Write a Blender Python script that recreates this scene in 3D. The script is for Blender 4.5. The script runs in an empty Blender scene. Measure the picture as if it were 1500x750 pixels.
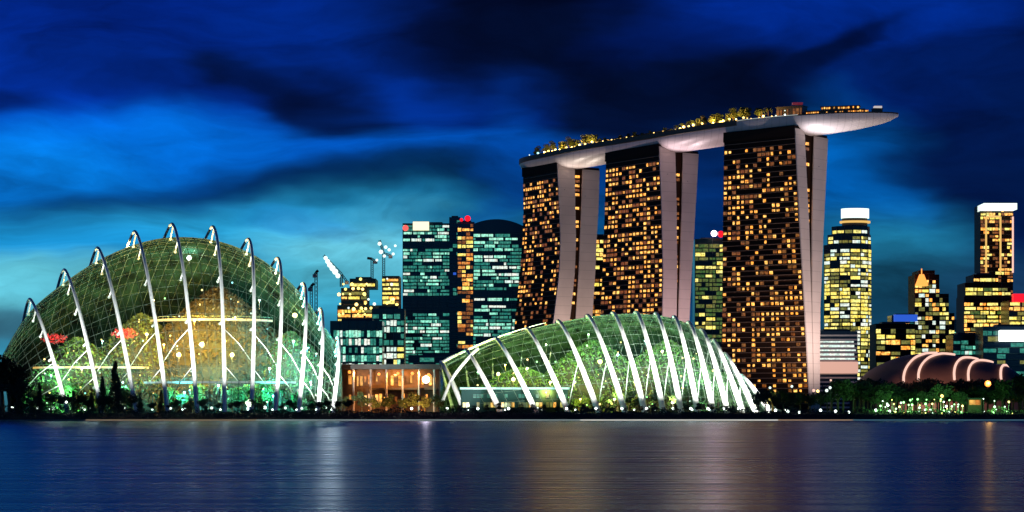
import bpy, math, random
from mathutils import Vector, Matrix
R = math.radians
rnd = random.Random(7)
sc = bpy.context.scene
col = sc.collection

# ------------------------------------------------------------------ camera
CAMH, F, HY = 3.0, 3000.0, 602.0
cam_d = bpy.data.cameras.new('camera'); cam = bpy.data.objects.new('camera', cam_d); col.objects.link(cam)
cam.location = (0, 0, CAMH); cam.rotation_euler = (R(90), 0, 0)
cam_d.sensor_width = 36; cam_d.lens = 72; cam_d.shift_y = (HY - 375) / 1500
cam_d.clip_start = 1; cam_d.clip_end = 30000
sc.camera = cam
sc.view_settings.view_transform = 'Standard'; sc.view_settings.look = 'None'
sc.view_settings.exposure = 0; sc.view_settings.gamma = 1; sc.view_settings.use_curve_mapping = False
sc.render.engine = 'CYCLES'
sc.cycles.use_denoising = True
sc.cycles.max_bounces = 6; sc.cycles.transparent_max_bounces = 16
sc.cycles.sample_clamp_indirect = 6; sc.cycles.sample_clamp_direct = 0
sc.cycles.caustics_reflective = False; sc.cycles.caustics_refractive = False

def lin(c):
    return tuple((v / 255 / 12.92 if v / 255 < 0.04045 else ((v / 255 + 0.055) / 1.055) ** 2.4) for v in c)

# ------------------------------------------------------------------ sky (world)
SUN_EL, SUN_ROT = R(1.5), R(-35)
w = bpy.data.worlds.new('World'); sc.world = w; w.use_nodes = True
nt = w.node_tree; N = nt.nodes; L = nt.links
for n in list(N): N.remove(n)
def nd(t, **k):
    n = N.new(t)
    for a, b in k.items(): setattr(n, a, b)
    return n
def mth(op, a, b=None, clamp=False):
    n = nd('ShaderNodeMath', operation=op); n.use_clamp = clamp
    for i, v in enumerate((a, b)):
        if v is None: continue
        if isinstance(v, (int, float)): n.inputs[i].default_value = v
        else: L.new(v, n.inputs[i])
    return n.outputs[0]
tc = nd('ShaderNodeTexCoord'); sp = nd('ShaderNodeSeparateXYZ'); L.new(tc.outputs['Generated'], sp.inputs[0])
az = mth('ARCTAN2', sp.outputs[0], sp.outputs[1])
hor = mth('SQRT', mth('ADD', mth('MULTIPLY', sp.outputs[0], sp.outputs[0]), mth('MULTIPLY', sp.outputs[1], sp.outputs[1])))
el = mth('DIVIDE', sp.outputs[2], mth('MAXIMUM', hor, 0.02))
cv = nd('ShaderNodeCombineXYZ'); L.new(az, cv.inputs[0]); L.new(el, cv.inputs[1])
# organic warp of the cloud field
mp = nd('ShaderNodeMapping'); mp.inputs['Scale'].default_value = (7, 20, 1); L.new(cv.outputs[0], mp.inputs[0])
nz = nd('ShaderNodeTexNoise'); nz.inputs['Scale'].default_value = 1; nz.inputs['Detail'].default_value = 4; L.new(mp.outputs[0], nz.inputs['Vector'])
off = nd('ShaderNodeVectorMath', operation='SUBTRACT'); L.new(nz.outputs['Color'], off.inputs[0]); off.inputs[1].default_value = (.5, .5, .5)
off2 = nd('ShaderNodeVectorMath', operation='MULTIPLY'); L.new(off.outputs[0], off2.inputs[0]); off2.inputs[1].default_value = (.12, .055, 0)
wv = nd('ShaderNodeVectorMath', operation='ADD'); L.new(cv.outputs[0], wv.inputs[0]); L.new(off2.outputs[0], wv.inputs[1])
ws = nd('ShaderNodeSeparateXYZ'); L.new(wv.outputs[0], ws.inputs[0])
ramp = nd('ShaderNodeValToRGB'); L.new(mth('MULTIPLY', ws.outputs[1], 2.0), ramp.inputs[0])
stops = [(-1, (50, 110, 140)), (602, (55, 120, 145)), (480, (40, 125, 165)), (400, (22, 118, 185)), (330, (4, 98, 190)), (230, (0, 78, 190)),
         (130, (0, 46, 152)), (0, (0, 34, 130)), (-300, (0, 26, 100)), (-800, (0, 14, 55))]
cr = ramp.color_ramp
while len(cr.elements) > 1: cr.elements.remove(cr.elements[0])
first = True
for y, c in stops[1:]:
    p = (HY - y) / F * 2
    e = cr.elements[0] if first else cr.elements.new(p)
    e.position = p; e.color = lin(c) + (1,); first = False
cur = ramp.outputs[0]
# cloud banks and clear gaps: (px, py, rx, ry, tilt, sRGB, amount)
PATCH = [
 (1280, 330, 560, 420, 0, (0, 22, 78), .97), (1500, 250, 300, 400, 0, (1, 16, 62), .8),
 (30, 70, 330, 110, 0, (0, 44, 160), .6), (230, 30, 260, 50, 0, (0, 30, 120), .6),
 (200, 100, 200, 45, 5, (0, 30, 112), .7), (0, 140, 130, 34, 0, (0, 26, 96), .8),
 (170, 235, 360, 80, -4, (0, 104, 215), .85), (60, 270, 260, 75, 0, (4, 120, 215), .5),
 (620, 110, 150, 110, 0, (0, 52, 165), .6), (500, 40, 220, 60, 0, (0, 44, 150), .6),
 (790, 20, 330, 190, 12, (1, 7, 34), .98), (880, 120, 330, 120, 0, (1, 10, 42), .93), (1010, 170, 330, 90, 0, (1, 14, 50), .8),
 (1110, 120, 190, 60, -14, (1, 10, 42), .85),
 (1150, 15, 260, 75, 0, (0, 42, 150), .85), (1380, 10, 220, 70, 0, (0, 40, 140), .75), (1330, 110, 200, 60, 0, (0, 28, 100), .7),
 (1225, 72, 120, 26, -30, (0, 12, 52), .9), (950, 75, 120, 40, -8, (0, 26, 105), .45),
 (1245, 260, 130, 130, 10, (0, 96, 190), 1), (1265, 395, 210, 110, 0, (26, 112, 156), 1), (1340, 440, 260, 90, 0, (20, 66, 100), .8),
 (1420, 250, 200, 60, 10, (1, 18, 60), .7), (1500, 470, 200, 120, 0, (22, 46, 90), .6),
 (328, 92, 60, 34, 10, (1, 18, 66), .9), (400, 118, 90, 30, 28, (0, 24, 88), .8), (470, 140, 125, 58, 18, (1, 16, 60), .95), (530, 178, 85, 36, 22, (1, 22, 74), .85),
 (690, 145, 160, 50, 0, (0, 48, 150), .5), (730, 170, 110, 34, 0, (0, 30, 104), .6),
 (650, 222, 260, 44, -2, (0, 84, 196), .75),
 (430, 280, 470, 52, -5, (1, 34, 84), .95), (650, 300, 330, 62, 0, (2, 42, 84), .85), (180, 312, 260, 44, -6, (2, 56, 116), .75), (90, 345, 160, 34, 0, (6, 66, 130), .6),
 (440, 385, 460, 95, 0, (44, 168, 226), 1), (530, 378, 240, 62, 0, (110, 200, 232), .9), (420, 430, 300, 60, 0, (70, 170, 205), .7), (430, 330, 100, 24, 10, (10, 96, 170), .5),
 (30, 390, 320, 80, 0, (26, 146, 220), 1), (40, 428, 230, 48, 0, (96, 186, 214), .95), (10, 478, 160, 34, 0, (46, 82, 104), .8),
 (740, 250, 70, 120, 0, (0, 66, 160), .5), (1040, 260, 90, 110, 0, (1, 40, 104), .7),
]
for px, py, rx, ry, tilt, c, amt in PATCH:
    m = nd('ShaderNodeMapping', vector_type='TEXTURE')
    m.inputs['Location'].default_value = ((px - 750) / F, (HY - py) / F, 0)
    m.inputs['Rotation'].default_value = (0, 0, R(-tilt)); m.inputs['Scale'].default_value = (rx / F * 1.35, ry / F * 1.35, 1)
    L.new(wv.outputs[0], m.inputs[0])
    g = nd('ShaderNodeTexGradient', gradient_type='SPHERICAL'); L.new(m.outputs[0], g.inputs[0])
    f = nd('ShaderNodeMapRange', interpolation_type='SMOOTHERSTEP'); L.new(g.outputs['Fac'], f.inputs[0])
    f.inputs[2].default_value = .85; f.inputs[4].default_value = amt
    mx = nd('ShaderNodeMix', data_type='RGBA'); L.new(f.outputs[0], mx.inputs[0]); L.new(cur, mx.inputs[6]); mx.inputs[7].default_value = lin(c) + (1,)
    cur = mx.outputs[2]
# wisps
mp2 = nd('ShaderNodeMapping'); mp2.inputs['Scale'].default_value = (7, 26, 1); mp2.inputs['Rotation'].default_value = (0, 0, R(4)); L.new(wv.outputs[0], mp2.inputs[0])
nz2 = nd('ShaderNodeTexNoise'); nz2.inputs['Scale'].default_value = 1; nz2.inputs['Detail'].default_value = 9; nz2.inputs['Roughness'].default_value = .6; nz2.inputs['Distortion'].default_value = .35; L.new(mp2.outputs[0], nz2.inputs['Vector'])
fr = nd('ShaderNodeMapRange'); L.new(nz2.outputs['Fac'], fr.inputs[0]); fr.inputs[1].default_value = .3; fr.inputs[2].default_value = .7; fr.inputs[3].default_value = .42; fr.inputs[4].default_value = 1.6
sk = nd('ShaderNodeVectorMath', operation='SCALE'); L.new(cur, sk.inputs[0]); L.new(fr.outputs[0], sk.inputs['Scale'])
sky = nd('ShaderNodeTexSky'); sky.sky_type = 'NISHITA'; sky.sun_disc = False; sky.sun_elevation = SUN_EL; sky.sun_rotation = SUN_ROT
bgs = nd('ShaderNodeBackground'); L.new(sky.outputs[0], bgs.inputs[0]); bgs.inputs[1].default_value = .0002
tn = nd('ShaderNodeVectorMath', operation='MULTIPLY'); L.new(sk.outputs[0], tn.inputs[0]); tn.inputs[1].default_value = (1, 1.06, .96)
bg = nd('ShaderNodeBackground'); L.new(tn.outputs[0], bg.inputs[0]); bg.inputs[1].default_value = 1.0
ad = nd('ShaderNodeAddShader'); L.new(bg.outputs[0], ad.inputs[0]); L.new(bgs.outputs[0], ad.inputs[1])
out = nd('ShaderNodeOutputWorld'); L.new(ad.outputs[0], out.inputs[0])
w.cycles.sampling_method = 'MANUAL'; w.cycles.sample_map_resolution = 512

sun_d = bpy.data.lights.new('dusk_sun', 'SUN'); sun = bpy.data.objects.new('dusk_sun', sun_d); col.objects.link(sun)
sun_d.energy = .03; sun_d.angle = R(5); sun_d.color = (1, .8, .7)
sun.rotation_euler = (R(90) - SUN_EL, 0, R(35) + math.pi)

# ------------------------------------------------------------------ helpers
def P(px, py, D):
    return Vector(((px - 750) / F * D, D, CAMH + (HY - py) / F * D))
def zat(py, D): return CAMH + (HY - py) / F * D
def xat(px, D): return (px - 750) / F * D
GZ = 2.4

def interp(tab, x):
    if x <= tab[0][0]: return tab[0][1]
    for (a, b), (c, d) in zip(tab, tab[1:]):
        if x <= c: return b + (d - b) * (x - a) / (c - a)
    return tab[-1][1]

def mat(name, color=(.5, .5, .5), rough=.6, metal=0, emit=None, strength=0, noise=None, spec=.5, glass=None):
    m = bpy.data.materials.new(name); m.use_nodes = True
    t = m.node_tree; b = t.nodes['Principled BSDF']
    b.inputs['Base Color'].default_value = (*color, 1); b.inputs['Roughness'].default_value = rough
    b.inputs['Metallic'].default_value = metal; b.inputs['Specular IOR Level'].default_value = spec
    if emit is not None:
        b.inputs['Emission Color'].default_value = (*emit, 1); b.inputs['Emission Strength'].default_value = strength
        m.cycles.emission_sampling = 'NONE'
    if noise:
        sc_, lo, hi = noise
        g = t.nodes.new('ShaderNodeNewGeometry'); n = t.nodes.new('ShaderNodeTexNoise'); n.inputs['Scale'].default_value = sc_; n.inputs['Detail'].default_value = 6
        t.links.new(g.outputs['Position'], n.inputs['Vector'])
        r = t.nodes.new('ShaderNodeMapRange'); r.inputs[1].default_value = .3; r.inputs[2].default_value = .7; r.inputs[3].default_value = lo; r.inputs[4].default_value = hi
        t.links.new(n.outputs['Fac'], r.inputs[0])
        s = t.nodes.new('ShaderNodeVectorMath'); s.operation = 'SCALE'; s.inputs[0].default_value = color
        t.links.new(r.outputs[0], s.inputs['Scale']); t.links.new(s.outputs[0], b.inputs['Base Color'])
    return m

def window_mat(name, c1, c2, s_lo, s_hi, cell=3.0):
    """a lit room behind glass: every cell of the facade has its own lamp colour and brightness"""
    m = bpy.data.materials.new(name); m.use_nodes = True; m.cycles.emission_sampling = 'NONE'
    t = m.node_tree; b = t.nodes['Principled BSDF']; b.inputs['Base Color'].default_value = (.02, .02, .02, 1); b.inputs['Roughness'].default_value = .15
    g = t.nodes.new('ShaderNodeNewGeometry'); v = t.nodes.new('ShaderNodeVectorMath'); v.operation = 'SNAP'; v.inputs[1].default_value = (cell, cell, cell)
    t.links.new(g.outputs['Position'], v.inputs[0])
    wn = t.nodes.new('ShaderNodeTexWhiteNoise'); t.links.new(v.outputs[0], wn.inputs['Vector'])
    mx = t.nodes.new('ShaderNodeMix'); mx.data_type = 'RGBA'; mx.inputs[6].default_value = (*c1, 1); mx.inputs[7].default_value = (*c2, 1)
    t.links.new(wn.outputs['Value'], mx.inputs[0]); t.links.new(mx.outputs[2], b.inputs['Emission Color'])
    n = t.nodes.new('ShaderNodeTexNoise'); n.inputs['Scale'].default_value = .55; n.inputs['Detail'].default_value = 3; t.links.new(g.outputs['Position'], n.inputs['Vector'])
    r = t.nodes.new('ShaderNodeMapRange'); r.inputs[1].default_value = .3; r.inputs[2].default_value = .7; r.inputs[3].default_value = s_lo; r.inputs[4].default_value = s_hi
    t.links.new(n.outputs['Fac'], r.inputs[0]); t.links.new(r.outputs[0], b.inputs['Emission Strength'])
    return m

def glass_mat(name, tint, refl=.12, rough=.03, opaque=.12, col_op=(.01, .02, .02)):
    m = bpy.data.materials.new(name); m.use_nodes = True; t = m.node_tree
    for n in list(t.nodes): t.nodes.remove(n)
    o = t.nodes.new('ShaderNodeOutputMaterial'); tr = t.nodes.new('ShaderNodeBsdfTransparent'); tr.inputs[0].default_value = (*tint, 1)
    gl = t.nodes.new('ShaderNodeBsdfGlossy'); gl.inputs['Roughness'].default_value = rough; gl.inputs[0].default_value = (.8, .9, 1, 1)
    df = t.nodes.new('ShaderNodeBsdfDiffuse'); df.inputs[0].default_value = (*col_op, 1)
    fz = t.nodes.new('ShaderNodeLayerWeight'); fz.inputs[0].default_value = refl
    a = t.nodes.new('ShaderNodeMixShader'); b = t.nodes.new('ShaderNodeMixShader')
    a.inputs[0].default_value = opaque; t.links.new(tr.outputs[0], a.inputs[1]); t.links.new(df.outputs[0], a.inputs[2])
    cap = t.nodes.new('ShaderNodeMath'); cap.operation = 'MULTIPLY'; cap.inputs[1].default_value = .22; t.links.new(fz.outputs['Fresnel'], cap.inputs[0]); t.links.new(cap.outputs[0], b.inputs[0]); t.links.new(a.outputs[0], b.inputs[1]); t.links.new(gl.outputs[0], b.inputs[2])
    t.links.new(b.outputs[0], o.inputs[0])
    return m

class MB:
    def __init__(s): s.v = []; s.f = []; s.m = []
    def face(s, pts, mi=0):
        i = len(s.v); s.v += [tuple(p) for p in pts]; s.f.append(tuple(range(i, i + len(pts)))); s.m.append(mi)
    def grid(s, rows, mi=0, closed=False):
        i = len(s.v); nr = len(rows); nc = len(rows[0])
        for r in rows: s.v += [tuple(p) for p in r]
        for a in range(nr - 1):
            for b in range(nc if closed else nc - 1):
                b2 = (b + 1) % nc
                s.f.append((i + a * nc + b, i + a * nc + b2, i + (a + 1) * nc + b2, i + (a + 1) * nc + b)); s.m.append(mi)
    def obox(s, c, ax, ay, az_, mi=0):
        """box by centre and three half-axis vectors"""
        c = Vector(c); ax = Vector(ax); ay = Vector(ay); az_ = Vector(az_); i = len(s.v)
        for sz in (-1, 1):
            for sy in (-1, 1):
                for sx in (-1, 1): s.v.append(tuple(c + ax * sx + ay * sy + az_ * sz))
        for q in ((0, 1, 3, 2), (4, 6, 7, 5), (0, 4, 5, 1), (2, 3, 7, 6), (0, 2, 6, 4), (1, 5, 7, 3)):
            s.f.append(tuple(i + k for k in q)); s.m.append(mi)
    def box(s, x0, x1, y0, y1, z0, z1, mi=0):
        s.obox(((x0 + x1) / 2, (y0 + y1) / 2, (z0 + z1) / 2), ((x1 - x0) / 2, 0, 0), (0, (y1 - y0) / 2, 0), (0, 0, (z1 - z0) / 2), mi)
    def tube(s, pts, rad, n=6, mi=0, flat=1.0, cap=True):
        pts = [Vector(p) for p in pts]; rows = []
        for k, p in enumerate(pts):
            t = (pts[min(k + 1, len(pts) - 1)] - pts[max(k - 1, 0)]).normalized()
            ref = Vector((1, 0, 0)) if abs(t.x) < .9 else Vector((0, 0, 1))
            a = (ref - t * ref.dot(t)).normalized(); b = t.cross(a)
            r = rad[k] if isinstance(rad, (list, tuple)) else rad
            rows.append([p + a * math.cos(2 * math.pi * q / n) * r + b * math.sin(2 * math.pi * q / n) * r * flat for q in range(n)])
        s.grid(rows, mi, True)
        if cap: s.face(rows[0], mi); s.face(rows[-1][::-1], mi)
    def prism(s, poly, z0, z1, mi=0, topscale=1.0):
        n = len(poly); cx = sum(p[0] for p in poly) / n; cy = sum(p[1] for p in poly) / n
        lo = [(x, y, z0) for x, y in poly]; hi = [(cx + (x - cx) * topscale, cy + (y - cy) * topscale, z1) for x, y in poly]
        for k in range(n): s.face((lo[k], lo[(k + 1) % n], hi[(k + 1) % n], hi[k]), mi)
        s.face(hi, mi); s.face(lo[::-1], mi)
    def sphere(s, c, r, n=8, m=6, mi=0, sq=1):
        rows = [[(c[0] + r * math.sin(math.pi * a / m) * math.cos(2 * math.pi * b / n), c[1] + r * math.sin(math.pi * a / m) * math.sin(2 * math.pi * b / n), c[2] + r * sq * math.cos(math.pi * a / m)) for b in range(n)] for a in range(m + 1)]
        s.grid(rows, mi, True)
    def build(s, name, mats, parent=None, smooth=False):
        me = bpy.data.meshes.new(name)
        o = bpy.data.objects.new(name, me); col.objects.link(o)
        off = Vector((0, 0, 0))
        if parent is not None:
            o.parent = parent; q = parent
            while q is not None: off += q.location; q = q.parent
        me.from_pydata([(v[0] - off.x, v[1] - off.y, v[2] - off.z) for v in s.v], [], s.f)
        for m in (mats if isinstance(mats, (list, tuple)) else [mats]): me.materials.append(m)
        me.polygons.foreach_set('material_index', s.m)
        if smooth: me.polygons.foreach_set('use_smooth', [True] * len(s.f))
        me.update()
        return o

def tag(o, label=None, cat=None, group=None, kind=None):
    if label: o['label'] = label
    if cat: o['category'] = cat
    if group: o['group'] = group
    if kind: o['kind'] = kind
    return o
def empty(name, loc, label=None, cat=None, group=None):
    o = bpy.data.objects.new(name, None); col.objects.link(o); o.location = loc
    return tag(o, label, cat, group)
def kids(o): return [c for c in bpy.data.objects if c.parent == o]
def copy_tree(o, ch, parent=None):
    c = o.copy(); col.objects.link(c); c.parent = parent
    for k, sub in ch: copy_tree(k, sub, c)
    return c
def tree_of(o): return [(k, tree_of(k)) for k in kids(o)]

pane_me = {}
def pane_mesh(m):
    """unit pane, 1 x 1, thin box along local x (width), z (height); y is depth"""
    if m.name not in pane_me:
        b = MB(); b.box(-.5, .5, -.5, .5, -.5, .5)
        me = bpy.data.meshes.new('window'); me.from_pydata(b.v, [], b.f); me.materials.append(m); pane_me[m.name] = me
    return pane_me[m.name]
def put_panes(panes, parent, cap=100, name='window', seed=1):
    """panes: list of (centre, half-width vec, half-height vec, depth, material). The largest become parts, the rest one part."""
    panes = sorted(panes, key=lambda p: -p[1].length * p[2].length)
    off = parent.location
    for c, hw, hh, dp, m in panes[:cap]:
        o = bpy.data.objects.new(name, pane_mesh(m)); col.objects.link(o); o.parent = parent
        X = hw * 2; Z = hh * 2; Y = hh.cross(hw).normalized() * dp; cc = c - off
        o.matrix_local = Matrix(((X.x, Y.x, Z.x, cc.x), (X.y, Y.y, Z.y, cc.y), (X.z, Y.z, Z.z, cc.z), (0, 0, 0, 1)))
    rest = panes[cap:]
    if rest:
        ms = []; b = MB()
        for c, hw, hh, dp, m in rest:
            if m not in ms: ms.append(m)
            b.obox(c, hw, hh.cross(hw).normalized() * dp / 2, hh, ms.index(m))
        o = b.build(name, ms, parent); o['kind'] = 'stuff'

def light(kind, loc, energy, color, parent=None, size=.5, aim=None, angle=60, blend=.6, name='lamp_light'):
    d = bpy.data.lights.new(name, kind); o = bpy.data.objects.new(name, d); col.objects.link(o)
    d.energy = energy; d.color = color; d.shadow_soft_size = size
    loc = Vector(loc)
    if kind == 'SPOT': d.spot_size = R(angle); d.spot_blend = blend
    if aim is not None: o.rotation_euler = (Vector(aim) - loc).to_track_quat('-Z', 'Y').to_euler()
    if parent is not None: o.parent = parent; loc = loc - parent.location
    o.location = loc
    return o

# ------------------------------------------------------------------ materials
M = {}
M['earth'] = mat('earth', (.014, .016, .009), .95, noise=(.3, .5, 1.5))
M['bank'] = mat('bank_soil', (.025, .03, .015), .95, noise=(.6, .4, 1.6))
M['stone'] = mat('seawall_stone', (.3, .29, .27), .8, noise=(.8, .6, 1.2))
M['steel'] = mat('white_steel', (.82, .84, .82), .45)
M['mullion'] = mat('mullion_metal', (.09, .13, .10), .7, spec=.1)
M['mullion_tall'] = mat('tall_mullion_metal', (.07, .10, .08), .7, spec=.1)
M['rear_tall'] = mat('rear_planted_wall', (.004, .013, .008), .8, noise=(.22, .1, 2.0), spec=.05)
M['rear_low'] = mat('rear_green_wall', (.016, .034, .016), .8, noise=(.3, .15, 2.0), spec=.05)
M['mullion_pale'] = mat('pale_mullion_metal', (.6, .68, .62), .5)
M['glass'] = glass_mat('dome_glass', (.86, .94, .88), .08, .05, .12, (.014, .022, .017))
M['glass_low'] = glass_mat('green_dome_glass', (.86, .97, .9), .08, .05, .15, (.010, .024, .018))
M['darkmetal'] = mat('dark_metal', (.04, .04, .045), .5)
M['concrete'] = mat('tower_concrete', (.66, .55, .5), .7, noise=(.04, .85, 1.08))
def joints(m, size, dark=.78, wd=.05):
    t = m.node_tree; b = t.nodes['Principled BSDF']; src = b.inputs['Base Color'].links[0].from_socket
    g = t.nodes.new('ShaderNodeNewGeometry'); sp_ = t.nodes.new('ShaderNodeSeparateXYZ'); t.links.new(g.outputs['Position'], sp_.inputs[0]); last = None
    for ax, sz in size:
        a = t.nodes.new('ShaderNodeMath'); a.operation = 'DIVIDE'; a.inputs[1].default_value = sz; t.links.new(sp_.outputs[ax], a.inputs[0])
        f = t.nodes.new('ShaderNodeMath'); f.operation = 'FRACT'; t.links.new(a.outputs[0], f.inputs[0])
        l = t.nodes.new('ShaderNodeMath'); l.operation = 'LESS_THAN'; l.inputs[1].default_value = wd; t.links.new(f.outputs[0], l.inputs[0])
        if last:
            mx = t.nodes.new('ShaderNodeMath'); mx.operation = 'MAXIMUM'; t.links.new(last, mx.inputs[0]); t.links.new(l.outputs[0], mx.inputs[1]); last = mx.outputs[0]
        else: last = l.outputs[0]
    mr = t.nodes.new('ShaderNodeMapRange'); mr.inputs[3].default_value = 1; mr.inputs[4].default_value = dark; t.links.new(last, mr.inputs[0])
    s_ = t.nodes.new('ShaderNodeVectorMath'); s_.operation = 'SCALE'; t.links.new(src, s_.inputs[0]); t.links.new(mr.outputs[0], s_.inputs['Scale']); t.links.new(s_.outputs[0], b.inputs['Base Color'])
joints(M['concrete'], ((2, 7.1),))
M['hull'] = mat('hull_cladding', (.72, .66, .68), .45, noise=(.05, .88, 1.06))
joints(M['hull'], ((0, 4.7),), .82, .09)
M['slab'] = mat('balcony_concrete', (.34, .2, .13), .7)
M['glass_brown'] = mat('dark_bronze_glass', (.03, .014, .008), .55, spec=.08)
M['plant_band'] = mat('plant_band', (.03, .018, .014), .8, spec=.1)
M['glass_teal'] = mat('dark_teal_glass', (.008, .028, .028), .2, spec=.5)
M['glass_navy'] = mat('dark_blue_glass', (.006, .014, .028), .2, spec=.5)
M['glass_green'] = mat('dark_green_glass', (.012, .028, .014), .25, spec=.4)
M['frame_teal'] = mat('teal_spandrel', (.03, .075, .07), .5)
M['frame_grey'] = mat('grey_spandrel', (.1, .1, .09), .6)
M['frame_brown'] = mat('brown_spandrel', (.12, .08, .05), .6)
M['white_wall'] = mat('white_render', (.7, .68, .64), .7)
M['warm'] = window_mat('warm_room', (1, .33, .035), (1, .55, .13), .3, 2.6)
M['warm_dim'] = window_mat('warm_dim_room', (1, .26, .03), (.9, .36, .08), .06, .4)
M['orange'] = window_mat('orange_room', (1, .25, .03), (1, .5, .1), .3, 1.3)
M['yellow'] = window_mat('yellow_room', (1, .74, .10), (.95, .85, .25), .5, 1.9, 4)
M['yellow_dim'] = window_mat('yellow_dim_room', (.6, .5, .08), (.4, .45, .12), .15, .6, 4)
M['teal'] = window_mat('teal_room', (.22, .85, .6), (.5, 1, .75), .45, 1.5, 4)
M['teal_dim'] = window_mat('teal_dim_room', (.03, .32, .25), (.08, .42, .3), .25, .9, 4)
M['cool'] = window_mat('cool_white_room', (.7, .95, .85), (1, 1, .85), .6, 1.4, 4)
M['green_dim'] = window_mat('green_dim_room', (.12, .3, .05), (.3, .35, .06), .15, .6, 4)
M['blue_lit'] = mat('blue_light', (.02, .02, .1), .4, emit=(.03, .12, .7), strength=.9)
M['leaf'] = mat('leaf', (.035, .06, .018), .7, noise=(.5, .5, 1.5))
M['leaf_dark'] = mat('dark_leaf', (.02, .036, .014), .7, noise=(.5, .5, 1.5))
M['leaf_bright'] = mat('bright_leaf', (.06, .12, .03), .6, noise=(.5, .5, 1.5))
M['leaf_brown'] = mat('brown_leaf', (.028, .022, .008), .7, noise=(.3, .3, 1.8))
M['hall_wall'] = mat('hall_wall', (.01, .035, .035), .7, spec=.1)
M['bark'] = mat('bark', (.06, .045, .03), .9, noise=(2, .6, 1.3))
M['blossom'] = mat('red_blossom', (.45, .03, .04), .6)
def em(name, c, s):
    m = mat(name, (.1, .1, .1), .4, emit=c, strength=s); return m
M['l_white'] = em('lamp_white', (.85, 1, .92), 5)
M['l_warm'] = em('lamp_warm', (1, .62, .18), 4)
M['l_yellow'] = em('lamp_yellow', (1, .78, .2), 2.2)
M['l_pink'] = em('lamp_pink', (1, .72, .75), 6)
M['l_red'] = em('lamp_red', (1, .006, .015), 1.6)
M['l_green'] = em('lamp_green', (.35, 1, .3), 2.5)
M['l_orange'] = em('lamp_orange', (1, .3, .04), 2.2)
M['l_arc'] = em('arc_strip', (1, .6, .48), 1.1)
M['l_cyan'] = em('lamp_cyan', (.3, .9, 1), 1.6)
M['l_crown'] = em('crown_white', (.8, 1, .9), 1.5)
M['l_edge'] = em('edge_strip', (.7, .8, .8), .5)
M['l_gold'] = em('gold_strip', (1, .6, .15), .9)

# ------------------------------------------------------------------ water, ground
def water_mat():
    m = bpy.data.materials.new('bay_water'); m.use_nodes = True; t = m.node_tree
    b = t.nodes['Principled BSDF']; b.inputs['Base Color'].default_value = (.001, .010, .028, 1)
    b.inputs['Specular IOR Level'].default_value = .5; b.inputs['Specular Tint'].default_value = (.19, .31, .46, 1); b.inputs['IOR'].default_value = 1.33
    g = t.nodes.new('ShaderNodeNewGeometry')
    mp = t.nodes.new('ShaderNodeMapping'); mp.inputs['Scale'].default_value = (.035, .8, 1)
    t.links.new(g.outputs['Position'], mp.inputs[0])
    n = t.nodes.new('ShaderNodeTexNoise'); n.inputs['Scale'].default_value = 1; n.inputs['Detail'].default_value = 5
    t.links.new(mp.outputs[0], n.inputs['Vector'])
    bp = t.nodes.new('ShaderNodeBump'); bp.inputs['Strength'].default_value = .16; bp.inputs['Distance'].default_value = .3
    t.links.new(n.outputs['Fac'], bp.inputs['Height']); t.links.new(bp.outputs[0], b.inputs['Normal'])
    r = t.nodes.new('ShaderNodeMapRange'); r.inputs[1].default_value = .3; r.inputs[2].default_value = .7; r.inputs[3].default_value = .22; r.inputs[4].default_value = .32
    t.links.new(n.outputs['Fac'], r.inputs[0]); gl = t.nodes.new('ShaderNodeBsdfGlossy'); gl.inputs[0].default_value = (.36, .46, .58, 1); t.links.new(r.outputs[0], gl.inputs['Roughness']); t.links.new(bp.outputs[0], gl.inputs['Normal'])
    df = t.nodes.new('ShaderNodeBsdfDiffuse'); df.inputs[0].default_value = (.001, .010, .028, 1)
    fz = t.nodes.new('ShaderNodeFresnel'); fz.inputs[0].default_value = 1.33; mx = t.nodes.new('ShaderNodeMixShader')
    t.links.new(fz.outputs[0], mx.inputs[0]); t.links.new(df.outputs[0], mx.inputs[1]); t.links.new(gl.outputs[0], mx.inputs[2])
    t.links.new(mx.outputs[0], t.nodes['Material Output'].inputs[0]); t.nodes.remove(b)
    return m
b = MB(); b.face([(-900, -300, 0), (900, -300, 0), (900, 602, 0), (-900, 602, 0)]); tag(b.build('water', water_mat()), kind='structure')
b = MB()
b.grid([[(x, y, z) for x in (-2500, -900, -400, 0, 400, 900, 2500)] for y, z in ((601.6, -1), (601.7, .35), (605, .9), (612, 2.0), (640, GZ), (2700, GZ))])
tag(b.build('ground', M['earth']), kind='structure')
b = MB(); b.box(-500, 500, 600.6, 601.5, -1, .42); tag(b.build('sea_wall', M['stone']), 'low pale stone wall along the water edge of the far shore', 'wall')

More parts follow.
